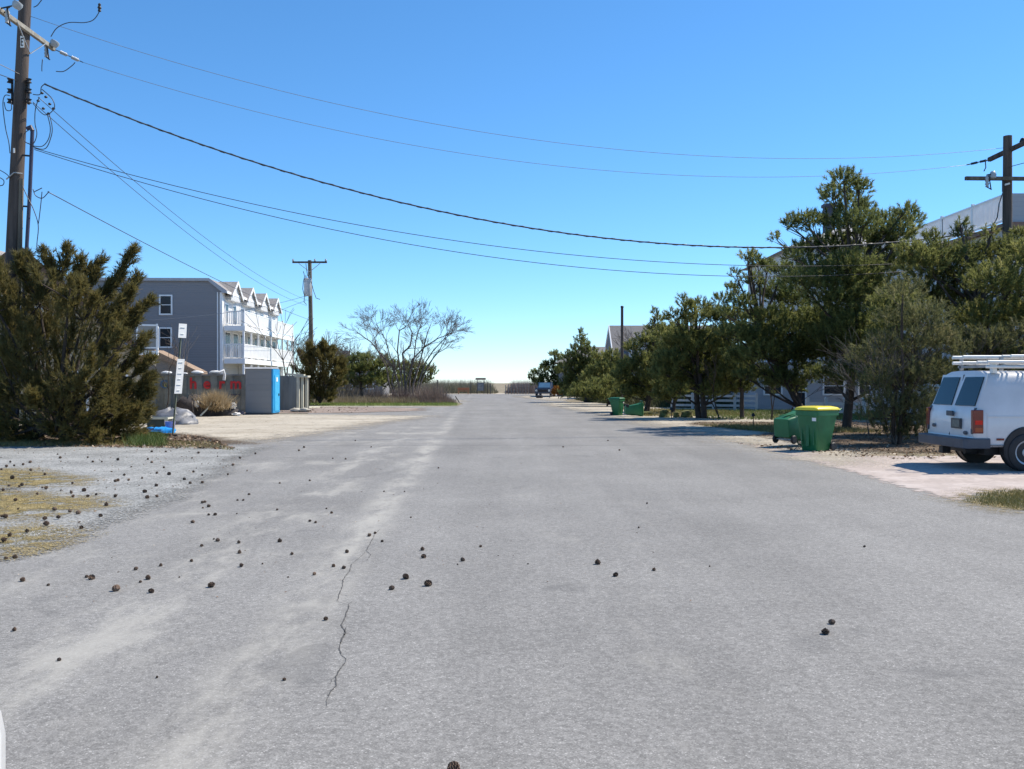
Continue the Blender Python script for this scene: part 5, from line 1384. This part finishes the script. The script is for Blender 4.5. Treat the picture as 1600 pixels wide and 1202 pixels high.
g3 = copy_tree(g1); put(g3, x - .02, y - .2, Matrix.Rotation(math.radians(98), 3, 'Z') @ Matrix.Rotation(math.radians(90), 3, 'X'), "toppled green bin lying in front of the far standing bin", .86)

# sawn logs and stubs near the far verge
for (px, py, w, h, lb) in ((1038, 653, .26, .32, "mossy sawn log stump, biggest of the three by the twin trunked pine"), (1057, 653, .16, .25, "thin mossy stump, middle of the three by the twin trunked pine"), (1073, 653, .30, .30, "wide mossy stump nearest the twin trunked pine")):
    x, y = gp(px, py); mb = MB(); mb.lathe([(w * 1.15, -.02), (w, .08), (w * .85, h * .7), (w * .9, h), (w * .5, h + .05)], 9, (x, y, 0), M=Matrix.Rotation(.12 * (px % 3 - 1), 4, "X"))
    tag(mb.build("log_stump", M("mossy_log", (.11, .11, .035), .95, .5, 6, bmp=.6, bscale=14), None, 50), lb, "stump", "log stumps by the far verge")
x, y = gp(1003, 650); mb = MB(); mb.tube([(x - .55, y, .11), (x + .55, y + .2, .12)], .11, 12); tag(mb.build("fallen_log", M("mossy_log", (.16, .165, .05)), None, 50), "mossy log lying on the sand right of the far green bins", "log")
x, y = gp(1049, 655); pl_ = thing("path_light", "little dark path light on a stake between the stumps", "lamp", (x, y, 0))
mb = MB(); mb.tube([(x, y, 0), (x, y, .42)], .02, 6); mb.build("stake", m_black, pl_)
mb = MB(); mb.lathe([(.02, .40), (.09, .43), (.07, .50), (.02, .55)], 10, (x, y, 0)); mb.build("head", m_black, pl_, 50)
x, y = gp(1177, 668); pl2 = thing("path_light", "little dark path light on a stake left of the green bins", "lamp", (x, y, 0))
mb = MB(); mb.tube([(x, y, 0), (x, y, .42)], .018, 6); mb.build("stake", m_black, pl2)
mb = MB(); mb.lathe([(.02, .40), (.08, .43), (.06, .50), (.02, .55)], 10, (x, y, 0)); mb.build("head", m_black, pl2, 50)

# ------------------------------------------------------------------ white van (local x: towards its front, y: away from the camera side)
m_vw = M("white_van_paint", (.62, .62, .63), .28, .09, 1.1, coat=.4)
m_bump = M("blue_grey_bumper", (.055, .065, .085), .5, .15, 4)
m_redl = M("red_lens", (.14, .006, .010), .15, .1, 5, spec=.8)
m_amb = M("amber_lens", (.30, .05, .015), .15, .1, 5, spec=.8)
m_chr = M("bright_steel", (.55, .56, .58), .25, .1, 6, metal=.9)
van_x, van_y = 8.78, 17.62
van = thing("white_van", "white work van with roof ladders parked on the pale driveway", "van", (van_x, van_y, 0))
VW = 2.0; yc = VW / 2; ZB, ZT = .46, 1.90
def vring(x, hw=1.0, zt=ZT, zb=ZB, tum=.12, lean=True, zbelt=1.18):
    pts = []
    prof = [(-hw + .10, zb), (-hw + .02, zb + .03), (-hw, zb + .25), (-hw, zbelt - .1), (-hw + .02, zbelt), (-hw + tum * .55, zt - .30), (-hw + tum * .95, zt - .12), (-hw + tum + .08, zt - .03), (-hw + tum + .25, zt + .02), (-.3, zt + .035)]
    full = prof + [(-p, z) for p, z in reversed(prof)]
    for (p, z) in full:
        dx = max(0, z - 1.02) * .36 if lean else 0
        pts.append((x + dx, yc + p, z))
    return pts
def rear_x(z): return max(0, z - 1.02) * .36
rings = [vring(.05, .985), vring(.0, 1.0) if False else vring(.10, 1.0), vring(.9, 1.0), vring(2.6, 1.0), vring(3.6, 1.0, lean=False)]
body = MB()
R0 = vring(.0, .965); R1 = vring(.06, .995)
body.loft([R0, R1, vring(.9), vring(2.4), vring(3.1, lean=False), vring(3.9, 1.0, 1.86, lean=False), vring(4.35, .99, 1.46, lean=False, tum=.12, zbelt=1.1), vring(4.9, .97, 1.16, lean=False, tum=.10, zbelt=1.0), vring(5.3, .92, 1.02, lean=False, tum=.1, zbelt=.92)], caps=False)
n = 20
for end, rev in ((0, True), (8, False)):
    for k in range(n // 2 - 1):
        a, b_, c_, d_ = end * n + k, end * n + k + 1, end * n + n - 2 - k, end * n + n - 1 - k
        body.f.append((a, b_, c_, d_) if rev else (d_, c_, b_, a))
bd = body.build("body", m_vw, van, 38, world=False)
def rear_panel(y0, y1, z0, z1, th=.012, ins=0.0, name="panel", material=None, parent=None, skew=0.0):
    """panel lying on the leaning rear face"""
    mbq = MB(); vs = []
    for o in (.006, -th):
        for (y, z) in ((y0 + (skew if z0 < z1 else 0) * 0, z0), (y1, z0), (y1 - skew, z1), (y0 + skew, z1)):
            vs.append((rear_x(z) + o, y, z))
    mbq.add(vs, [(0, 1, 2, 3), (7, 6, 5, 4), (0, 4, 5, 1), (1, 5, 6, 2), (2, 6, 7, 3), (3, 7, 4, 0)])
    return mbq.build(name, material, parent or van, world=False)
m_vgl = M("teal_tinted_glass", (.012, .028, .034), .14, .2, 1.0, spec=.45)
for (y0, y1) in ((.11, .945), (1.055, 1.89)):
    d_ = rear_panel(y0 - .05, y1 + .05, .62, 1.86, .010, name="rear_door", material=m_vw, skew=.03)
    rear_panel(y0 + .02, y1 - .02, 1.25, 1.81, .020, name="window", material=m_vgl, parent=d_, skew=.04)
mb = MB(); mb.box(-.035, .0, .82, 1.08, 1.04, 1.14); hd = mb.build("door_handle", m_bump, van, bevel=.008, world=False)
mb = MB(); mb.box(-.03, 0, .50, .88, .80, 1.0); pr = mb.build("plate_recess", M("plate_dark", (.06, .06, .065), .5), van, world=False)
mb = MB(); mb.box(-.036, -.031, .53, .82, .83, .97); mb.build("number_plate", M("plate_face", (.12, .13, .12), .5, .3, 14), pr, world=False)
for (y_, z_) in ((.33, .73), (1.66, .82)):
    mb = MB(); mb.lathe([(.085, 0), (.085, .006), (.07, .01)], 16, M=Matrix.Translation((-.011, y_, z_)) @ Matrix.Rotation(math.radians(-90), 4, 'Y') @ Matrix.Diagonal((.45, 1, 1, 1)))
    mb.build("badge", m_bump, van, 40, world=False)
rear_panel(.995, 1.005, .66, 1.86, .014, name="door_seam", material=m_black)
for z_ in (.72, 1.12):
    for (ya, yb_) in ((.05, .10), (1.90, 1.95)): rear_panel(ya, yb_, z_, z_ + .10, .022, name="hinge", material=m_bump)
mb = MB(); mb.box(.23, 2.9, -.008, -.001, .50, .515); mb.box(2.05, 2.06, -.004, .01, .62, 1.78); mb.build("side_seam", m_bump, van, world=False)
mb = MB(); mb.box(.42, .56, -.012, -.002, .60, .64); mb.build("side_reflector", m_redl, van, world=False)
# tail lights on the rear corners
for (y0, y1, ys) in ((-.012, .10, -1), (1.90, 2.012, 1)):
    mb = MB(); mb.box(-.02, .17, y0, y1, .73, 1.18); tl = mb.build("tail_light", m_redl, van, bevel=.012, world=False)
    yy0, yy1 = (y0 - .006, y0) if ys < 0 else (y1, y1 + .006)
    mb = MB(); mb.box(.01, .15, yy0, yy1, .76, .84); mb.build("indicator_lens", m_amb, tl, world=False)
    mb = MB(); mb.box(.01, .15, yy0, yy1, .90, .98); mb.build("reflector", M("red_lens_glint", (.62, .012, .01), .12), tl, world=False)  # sun glint on the lens, put in as a brighter red patch
# bumper with wrap-around end, tow hitch
mb = MB(); mb.prism([(-.20, .02), (-.20, 1.98), (-.12, 2.03), (.30, 2.03), (.30, -.03), (-.12, -.03)], .44, .64, 'z'); mb.build("rear_bumper", m_bump, van, bevel=.02, world=False)
mb = MB(); mb.box(-.10, .06, 1.08, 1.24, .28, .42); mb.build("tow_hitch", m_black, van, world=False)
mb = MB(); mb.tube([(.1, .6, .36), (.9, .6, .36)], .06, 10); mb.box(.35, 4.6, .3, 1.7, .30, .455); mb.build("underbody", m_black, van, world=False)
# side details
mb = MB(); mb.box(.25, 3.0, -.012, -.001, 1.045, 1.06); mb.box(.24, .25, -.006, .0, .66, 1.12); mb.build("side_crease", m_vw, van, world=False)
m_rim = M("silver_rim", (.50, .51, .53), .4, .12, 8, metal=.35)
def van_wheel(x, side):
    yf = -.005 if side < 0 else VW + .005
    s = side
    Rm = Matrix.Translation((x, yf, .37)) @ Matrix.Rotation(math.radians(90 if s < 0 else -90), 4, 'X')
    mb = MB(); mb.lathe([(.435, -.02), (.435, .006), (.42, .012), (.418, -.02)], 36, M=Matrix.Translation((0, 0, .06)) @ Rm); ar = mb.build("wheel_arch", m_black, van, 40, world=False)
    mb = MB(); mb.lathe([(.02, -.2), (.415, -.2), (.415, .009), (.02, .009)], 36, M=Matrix.Translation((0, 0, .06)) @ Rm); mb.build("arch_liner", m_black, ar, 40, world=False)
    wR = Matrix.Translation((x, yf + s * .015, .37)) @ Matrix.Rotation(math.radians(90 if s < 0 else -90), 4, 'X')
    mb = MB(); mb.lathe([(.20, -.20), (.33, -.21), (.37, -.17), (.37, -.02), (.355, .012), (.32, .025), (.235, .025), (.225, .0)], 36, M=wR); wh_ = mb.build("wheel", m_black, van, 40, world=False)
    mb = MB(); mb.lathe([(.02, .012), (.07, .02), (.085, .012), (.10, -.02), (.19, -.012), (.215, .02), (.235, .028), (.235, -.05), (.02, -.05)], 36, M=wR); rim = mb.build("rim", m_rim, wh_, 40, world=False)
    mb = MB()
    for k in range(8):
        a = k * math.pi / 4
        mb.lathe([(.026, -.02), (.026, .004)], 8, M=wR @ Matrix.Translation((.148 * math.cos(a), .148 * math.sin(a), -.005)))
    mb.build("rim_hole", m_black, wh_, world=False)
for x_ in (.99, 4.45):
    van_wheel(x_, -1); van_wheel(x_, 1)
# front end for completeness
mb = MB(); mb.box(5.28, 5.42, .05, 1.95, .40, .62); mb.build("front_bumper", m_bump, van, bevel=.02, world=False)
mb = MB(); mb.box(5.27, 5.33, .5, 1.5, .66, .90); mb.build("grille", m_black, van, world=False)
for y0 in (.12, 1.55):
    mb = MB(); mb.box(5.24, 5.33, y0, y0 + .33, .68, .92); mb.build("headlight", m_chr, van, bevel=.01, world=False)
mb = MB(); mb.add([(3.92, .22, 1.84), (3.92, 1.78, 1.84), (4.40, 1.86, 1.43), (4.40, .14, 1.43)], [(0, 1, 2, 3)]); mb.build("windscreen", m_vgl, van, world=False)
for (yy, sg) in ((.0, -1), (VW, 1)):
    mb = MB(); mb.add([(3.05, yy + (-sg) * .10, 1.68), (3.75, yy + (-sg) * .10, 1.68), (4.15, yy + sg * .004, 1.22), (3.05, yy + sg * .004, 1.22)], [(0, 1, 2, 3)]); mb.build("side_window", m_vgl, van, world=False)
# roof rack
m_rack = M("rack_steel", (.30, .31, .32), .5, .2, 5, metal=.3)
m_lad = M("white_ladder_rail", (.74, .73, .69), .45, .12, 4)
rk = thing("roof_rack", "grey steel ladder rack bolted to the van roof", "roof rack", (van_x, van_y, 0))
for x_ in (.62, 1.45, 3.1):
    mb = MB()
    for y_ in (.21, 1.79): mb.box(x_ - .03, x_ + .03, y_ - .03, y_ + .03, ZT + .05, ZT + .30)
    mb.box(x_ - .03, x_ + .03, .12, 1.88, ZT + .10, ZT + .15)
    mb.build("crossbar", m_rack, rk, world=False)
for y_ in (.10,):
    mb = MB(); mb.tube([(.28, y_ + .02, ZT + .10), (.3, y_, ZT + .10), (3.6, y_, ZT + .10)], .028, 10); mb.build("side_rail", m_lad, rk, 60, world=False)
mb = MB(); mb.box(1.36, 1.56, .0, .14, ZT + .0, ZT + .30); mb.build("ladder_clamp", m_rack, rk, bevel=.01, world=False)
mb = MB(); mb.box(.42, .5, .14, .25, ZT - .02, ZT + .18); mb.build("rear_stanchion", m_lad, rk, world=False)
def ladder(label, x0, x1, y0, y1, z, r):
    t = thing("ladder", label, "ladder", (van_x, van_y, 0), group="ladders on the van roof")
    for y_ in (y0, y1):
        mb = MB(); mb.tube([(x0, y_, z), (x1, y_, z)], r, 10); mb.build("rail", m_lad, t, 60, world=False)
    mb = MB(); x_ = x0 + .2
    while x_ < x1: mb.tube([(x_, y0, z), (x_, y1, z)], .018, 8); x_ += .305
    mb.build("rung", m_rack, t, world=False)
    return t
ladder("lower pale ladder lying along the van roof's near edge", .30, 4.6, .10, .50, ZT + .195, .034)
l2 = ladder("upper ladder stacked on the other ladders of the van roof", .05, 4.8, .55, .98, ZT + .30, .036)
ladder("ladder lying along the far edge of the van roof", .35, 4.4, 1.2, 1.6, ZT + .20, .034)
ladder("topmost shorter ladder starting farther forward on the van roof", .78, 4.8, .16, .48, ZT + .31, .03)

# ------------------------------------------------------------------ blue pickup far away
ux, uy = at(848, 598, 107).x, 107.0
m_bl = M("dark_blue_paint", (.025, .045, .09), .3, .15, 2, coat=.4)
pk = thing("blue_pickup", "small dark blue pickup truck half under the farthest right pine", "pickup truck", (ux, uy, 0), math.radians(-10))
mb = MB(); mb.prism([(-.9, .45), (.9, .45), (.92, .95), (.88, 1.05), (-.88, 1.05), (-.92, .95)], 0, 4.9, 'y'); mb.build("body", m_bl, pk, bevel=.04, world=False)
mb = MB(); mb.prism([(1.2, 1.05), (3.3, 1.05), (2.9, 1.72), (1.8, 1.72)], -.78, .78, 'x'); cb = mb.build("cab", m_bl, pk, bevel=.04, world=False)
mb = MB(); mb.add([(-.68, 1.23, 1.12), (.68, 1.23, 1.12), (.62, 1.73, 1.66), (-.62, 1.73, 1.66)], [(0, 1, 2, 3)]); 
for v in range(4): mb.v[v] = (mb.v[v][0], mb.v[v][1] - .03, mb.v[v][2])
mb.build("windscreen", M("sky_lit_glass", (.10, .20, .30), .08, .1, 2, spec=.9), cb, world=False)
mb = MB(); mb.box(-.6, .6, -.03, 0, .62, .88); mb.build("grille", m_black, pk, world=False)
for sx in (-1, 1):
    mb = MB(); mb.box(sx * .75 - .12, sx * .75 + .12, -.035, 0, .68, .90); mb.build("headlight", m_chr, pk, world=False)
    for yy in (.85, 3.9):
        mb = MB(); mb.lathe([(.18, -.1), (.36, -.1), (.38, 0), (.36, .1), (.18, .1)], 20, M=Matrix.Translation((sx * .83, yy, .38)) @ Matrix.Rotation(math.radians(90), 4, 'Y')); mb.build("wheel", m_black, pk, 40, world=False)
mb = MB(); mb.box(-.92, .92, -.10, 0, .42, .6); mb.build("bumper", m_bump, pk, world=False)  # dark instead of chrome: the tree's shade is put into the colour
mb = MB(); mb.tube([at(858, 622, 103), at(866, 612, 104)], .05, 6); mb.lathe([(.2, 0), (.38, .05), (.38, .3), (.2, .35)], 14, (at(843, 598, 101).x, 101, 0))
tag(mb.build("rubber_tyre_pile", m_black, None, 50), "dark tyres lying on the sand in front of the blue pickup", "tyres")

# ------------------------------------------------------------------ things at the dune
Zd = 137.0
kx = at(751, 598, Zd).x
ks = thing("notice_shelter", "small dark roofed wooden notice shelter at the end of the street", "shelter", (kx, Zd, 0))
m_dk = M("dark_timber", (.07, .065, .06), .9, .25, 4)
for sx in (-.5, .5):
    mb = MB(); mb.box(sx - .04, sx + .04, -.04, .04, 0, 2.1); mb.build("post", m_dk, ks, world=False)
mb = MB(); mb.box(-.44, .44, -.03, .03, .5, 1.7); mb.build("board", M("grey_board", (.22, .22, .22), .8, .3, 4), ks, world=False)
mb = MB(); mb.prism([(-.35, 2.1), (.35, 2.1), (0, 2.4)], -.75, .75, 'x'); mb.build("roof", m_dk, ks, world=False)
mb = MB(); mb.box(-.3, .3, -.045, -.032, .75, 1.45); mb.build("notice", M("notice_paper", (.25, .24, .22), .7, .3, 6), ks, world=False)
ox = at(724, 598, 136).x
ob = thing("orange_bench", "low orange wooden bench before the dune scrub", "bench", (ox, 136, 0))
m_or = M("orange_timber", (.42, .17, .075), .7, .15, 4)
mb = MB(); mb.box(-.85, .85, -.2, .2, .42, .50); mb.build("seat", m_or, ob, world=False)
mb = MB(); mb.box(-.85, .85, .2, .26, .6, .95); mb.build("backrest", m_or, ob, world=False)
for sx in (-.7, .7):
    mb = MB(); mb.box(sx - .05, sx + .05, -.18, .26, 0, .42); mb.build("leg", m_or, ob, world=False)
for k, (px, h_, w_, lb) in enumerate(((683.5, 2.1, .09, "tall dark post at the left end of the dune scrub"), (735.5, 1.9, .05, "dark post between the orange bench and the notice shelter"), (762, 1.8, .06, "dark post right beside the notice shelter"), (766, 1.5, .07, "second dark post from the notice shelter, at the path"))):
    c = at(px, 598, 136.5); mb = MB(); mb.tube([(c.x, 136.5, -.1), (c.x + .02, 136.5, h_)], w_, 8)
    tag(mb.build("wooden_post", m_dk, None, 60), lb, "post", "posts along the dune")
sf = thing("sand_fence", "weathered picket sand fence on the dune right of the path", "fence", (at(790, 598, 135).x, 135, 0))
for k in range(9):
    x_ = k * .42; mb = MB(); mb.box(x_ - .05, x_ + .05, -.05, .05, -.05, 1.35 + (k * 37 % 5) * .06); mb.build("picket_post", M("grey_picket", (.26, .23, .20), .9, .3, 5), sf, world=False)
mb = MB(); mb.box(0, 3.4, -.02, .02, .9, .95); mb.box(0, 3.4, -.02, .02, .4, .45); mb.build("wire_rail", m_dk, sf, world=False)
pb = at(695, 598, 82); mb = MB(); mb.tube([(pb.x - .12, 82, 0), (pb.x + .15, 82, .75)], .05, 6); tag(mb.build("leaning_stake", m_dk, None), "short leaning stake at the parking bay behind the island grass", "stake")
pb = at(716, 598, 79); mb = MB(); mb.tube([(pb.x + .1, 79, 0), (pb.x - .25, 79, .55)], .045, 6); tag(mb.build("leaning_stake", m_dk, None), "dark leaning stake at the right tip of the grass island", "stake")

# ------------------------------------------------------------------ white car whose nose just enters the left edge
m_cw = M("white_car_paint", (.80, .80, .79), .25, .02, 1, coat=.5)
car = thing("white_car", "white car whose rounded nose corner shows at the lower left edge", "car", (-1.095, 2.175, 0))
def cring(y, hw, z0, z1, r=.1):
    pts = []; cxm = -.86
    for (cx_, cz_, a0) in ((cxm + hw - r, z1 - r, 0), (cxm - hw + r, z1 - r, 90), (cxm - hw + r, z0 + r, 180), (cxm + hw - r, z0 + r, 270)):
        for k in range(5):
            a = math.radians(a0 + k * 22.5); pts.append((cx_ + r * math.cos(a), y, cz_ + r * math.sin(a)))
    return pts
mb = MB(); mb.loft([cring(0, .70, .35, .95, .12), cring(-.06, .80, .30, 1.03, .13), cring(-.2, .86, .28, 1.075, .13), cring(-1.1, .87, .26, 1.12, .12), cring(-3.9, .87, .26, 1.15, .12), cring(-4.4, .84, .3, 1.1, .15), cring(-4.5, .75, .4, 1.0, .15)])
mb.build("body", m_cw, car, 50, world=False)
mb = MB(); mb.loft([cring(-1.15, .72, 1.05, 1.14, .04), cring(-1.9, .64, 1.1, 1.58, .08), cring(-3.4, .64, 1.1, 1.6, .08), cring(-4.1, .72, 1.05, 1.16, .04)]); gh = mb.build("cabin", m_vgl, car, 40, world=False)
mb = MB(); mb.loft([cring(-1.85, .62, 1.575, 1.60, .012), cring(-2.2, .62, 1.585, 1.64, .02), cring(-3.2, .62, 1.585, 1.65, .02), cring(-3.5, .62, 1.58, 1.615, .012)]); mb.build("roof", m_cw, car, 40, world=False)
for (x_, yy) in ((-.06, -.85), (-.06, -3.6), (-1.66, -.85), (-1.66, -3.6)):
    wR = Matrix.Translation((x_, yy, .33)) @ Matrix.Rotation(math.radians(90), 4, 'Y')
    mb = MB(); mb.lathe([(.2, -.1), (.31, -.1), (.33, -.07), (.33, .07), (.31, .1), (.2, .1)], 26, M=wR); w_ = mb.build("wheel", m_black, car, 40, world=False)
    mb = MB(); mb.lathe([(.02, -.08), (.2, -.09), (.2, .09), (.02, .08)], 20, M=wR); mb.build("rim", m_chr, w_, 40, world=False)
for x_ in (-.42, -1.5):
    mb = MB(); mb.box(x_, x_ + .2, -.03, .012, .68, .82); mb.build("headlight", m_chr, car, bevel=.02, world=False)

# ------------------------------------------------------------------ pinecones
def cone_mesh(seed):
    rr = random.Random(seed); mb = MB()
    mb.lathe([(.004, -.024), (.014, -.02), (.018, -.005), (.014, .014), (.005, .026)], 8)
    n_ = 46
    for i in range(n_):
        s = i / (n_ - 1); z = -.024 + .05 * s
        R_ = .031 * math.sin(math.pi * min(1, .22 + s * .80)) ** .8 + .003
        a = i * 2.39996 + rr.uniform(-.1, .1)
        o = Vector((math.cos(a), math.sin(a), 0)); tdir = Vector((-math.sin(a), math.cos(a), 0))
        w = .011 * (1.05 - .45 * s)
        base = o * R_ * .35 + Vector((0, 0, z - .003)); tip = o * R_ + Vector((0, 0, z + .007 + rr.uniform(-.002, .003)))
        th = Vector((0, 0, .0035))
        vs = [base - tdir * w * .5, base + tdir * w * .5, tip + tdir * w - o * .004, tip + o * .003, tip - tdir * w - o * .004]
        mb.add([*vs, *[v - th for v in vs]], [(0, 1, 2, 3, 4), (9, 8, 7, 6, 5), (1, 6, 7, 2), (2, 7, 8, 3), (3, 8, 9, 4), (4, 9, 5, 0)])
    return mb
mc, nd, ln, bs = _new("pinecone_brown")
oi = nd.new("ShaderNodeObjectInfo"); tc = nd.new("ShaderNodeTexCoord").outputs['Object']
ln.new(mix(nd, ln, math_(nd, ln, 'ADD', math_(nd, ln, 'MULTIPLY', oi.outputs['Random'], .6), math_(nd, ln, 'MULTIPLY', noise(nd, ln, tc, 90, 3), .4)), (.045, .033, .026), (.22, .145, .10)), bs.inputs['Base Color']); bs.inputs['Roughness'].default_value = .85
protos = []
for sd in (1, 2, 3):
    o = cone_mesh(sd).build("pinecone", mc, None, 30); protos.append(o)
LEFT = [(9, 877), (23, 875), (35, 911), (75, 918, .5), (143, 908, 1.15), (135, 905, .6), (181, 926, 1.2), (212, 893), (231, 908), (219, 913, .55), (236, 929), (251, 887, .6), (299, 880, .8), (330, 920, 1.05), (377, 888), (374, 867, .8), (373, 851), (437, 849), (340, 848), (334, 845, .5), (315, 856, .7),
        (326, 794, 1.2), (320, 787, .9), (316, 788, .9), (317, 796, .6), (326, 807, .8), (336, 807, .9), (301, 819), (389, 775, .8), (380, 784, .8), (371, 784, .6), (370, 805, .5), (433, 799, .6), (437, 757, .8), (484, 817, .7), (493, 819, .6), (491, 901, .9), (456, 869, .6), (484, 753, .7), (22, 989, .8), (92, 1036, .6), (245, 1063, .4), (444, 1067, .45), (433, 799, .5), (280, 905, .4), (410, 884, .4)]
MIDL = [(577, 840, 1.1), (586, 836, .7), (542, 866), (597, 849, .7), (521, 888, .8), (537, 891, .7), (509, 972, .7), (660, 862), (662, 874, .9), (634, 907, 1.2), (612, 924, 1.05), (669, 918, 1.25), (723, 879, 1.1), (751, 857, .6), (642, 811, .5), (518, 804, .8), (510, 797, .5), (555, 690), (685, 733, .7), (580, 700), (540, 719, .8), (520, 718, .7), (600, 770, .5), (632, 770, .5), (715, 885, .3), (450, 905, .3)]
RIGHT = [(934, 884, 1.05), (962, 903), (1022, 894, .85), (1011, 789, .8), (998, 827, .6), (1109, 888, .45), (1351, 857, .6), (1300, 978, .9), (1290, 994, 1.1), (709, 1212, 1.2), (825, 884, .3), (880, 700), (950, 690), (968, 705)]
GRAV = [(467, 706), (475, 701), (399, 711), (375, 718, 1.2), (364, 729), (356, 744, .9), (316, 757), (297, 758), (310, 710, 1.1), (259, 708), (237, 708, 1.1), (184, 721, 1.4), (94, 718, 1.2), (47, 725, 1.4), (159, 724), (145, 724), (137, 717), (231, 720), (237, 725), (264, 744, 1.2), (245, 742), (194, 745), (180, 755), (184, 754), (201, 753), (244, 762), (226, 772, 1.1), (230, 781), (245, 779), (131, 770, 1.3), (137, 779), (122, 806, 1.1), (166, 793, 1.2), (157, 810, .8), (127, 829), (180, 779), (302, 740), (288, 752), (256, 733, .8), (222, 750, .8), (316, 745, .6), (386, 738, .6), (340, 715, .6), (300, 718, .6), (205, 732, .7), (90, 712, .7)]
GRAS = [(113, 759), (111, 774), (114, 780), (72, 825, 1.2), (42, 836), (6, 851, 1.2), (8, 813, 1.1), (3, 812, .9), (24, 786), (72, 767), (66, 766, .7), (14, 763), (34, 762), (30, 764, .7), (19, 751, 1.4), (16, 725), (2, 737), (36, 729), (91, 814), (109, 804), (85, 801), (70, 816), (10, 732), (22, 731), (48, 738), (70, 745), (150, 777, .7), (58, 776, .7), (95, 770, .6), (5, 770), (15, 842, .7), (28, 800, .6)]
import itertools
used = [False] * 3
SPECIAL = {(709, 1212): "pinecone at the very bottom edge of the picture, nearest the camera", (1290, 994): "pinecone lying farthest right and nearest on the bare road, larger of the pair", (1351, 857): "lone small pinecone farthest right on the road", (22, 989): "lone pinecone at the left frame edge close to the camera",
           (934, 884): "upright pinecone on mid road, upper one of the diagonal pair", (962, 903): "pinecone on mid road, lower one of the diagonal pair", (634, 907): "light brown pinecone in the trio right of the road crack", (669, 918): "tallest pinecone of the trio right of the road crack", (612, 924): "dark round pinecone, leftmost of the trio right of the road crack",
           (181, 926): "large round pinecone on the asphalt in front of the brown grass", (330, 920): "reddish pinecone alone on the pale streak of the left lane", (35, 911): "pinecone at the left frame edge just in front of the brown grass", (577, 840): "upright pinecone at the far end of the road crack", (723, 879): "lone dark pinecone on mid road, right of the crack", (509, 972): "small pinecone left of the middle of the road crack", (1300, 978): "small pinecone just behind the nearest right hand pinecone", (1022, 894): "lone pinecone on the road right of the diagonal pair"}
for lst, lb, gr, zz in ((LEFT, "small brown pinecone lying on the left lane asphalt", "pinecones on the left lane asphalt", .012), (MIDL, "brown pinecone lying on the asphalt round the road crack", "pinecones round the road crack", .012), (RIGHT, "small pinecone lying on the right half of the road", "pinecones on the right half of the road", .012),
                        (GRAV, "dark pinecone lying on the grey gravel driveway", "pinecones on the gravel driveway", .02), (GRAS, "pinecone lying among the yellow grass patches", "pinecones among the grass patches", .03)):
    for e in lst:
        k = random.randrange(3)
        if used[k]: o = protos[k].copy(); C.objects.link(o)
        else: o = protos[k]; used[k] = True
        x, y = gp(e[0], e[1]); s = (e[2] if len(e) > 2 else .95) * random.uniform(.62, .84) * (1.0 if lst is not GRAV and lst is not GRAS else 1.15)
        tilt = random.choice((0, 1.3, 1.5, 1.6, .3, 1.2))
        o.location = (x, y, zz + .022 * s); o.rotation_euler = (tilt, random.uniform(-.3, .3), random.uniform(0, 6.28)); o.scale = (s, s * random.uniform(.75, 1), s * random.uniform(.8, 1.2))
        tag(o, SPECIAL.get((e[0], e[1]), lb), "pinecone", gr)
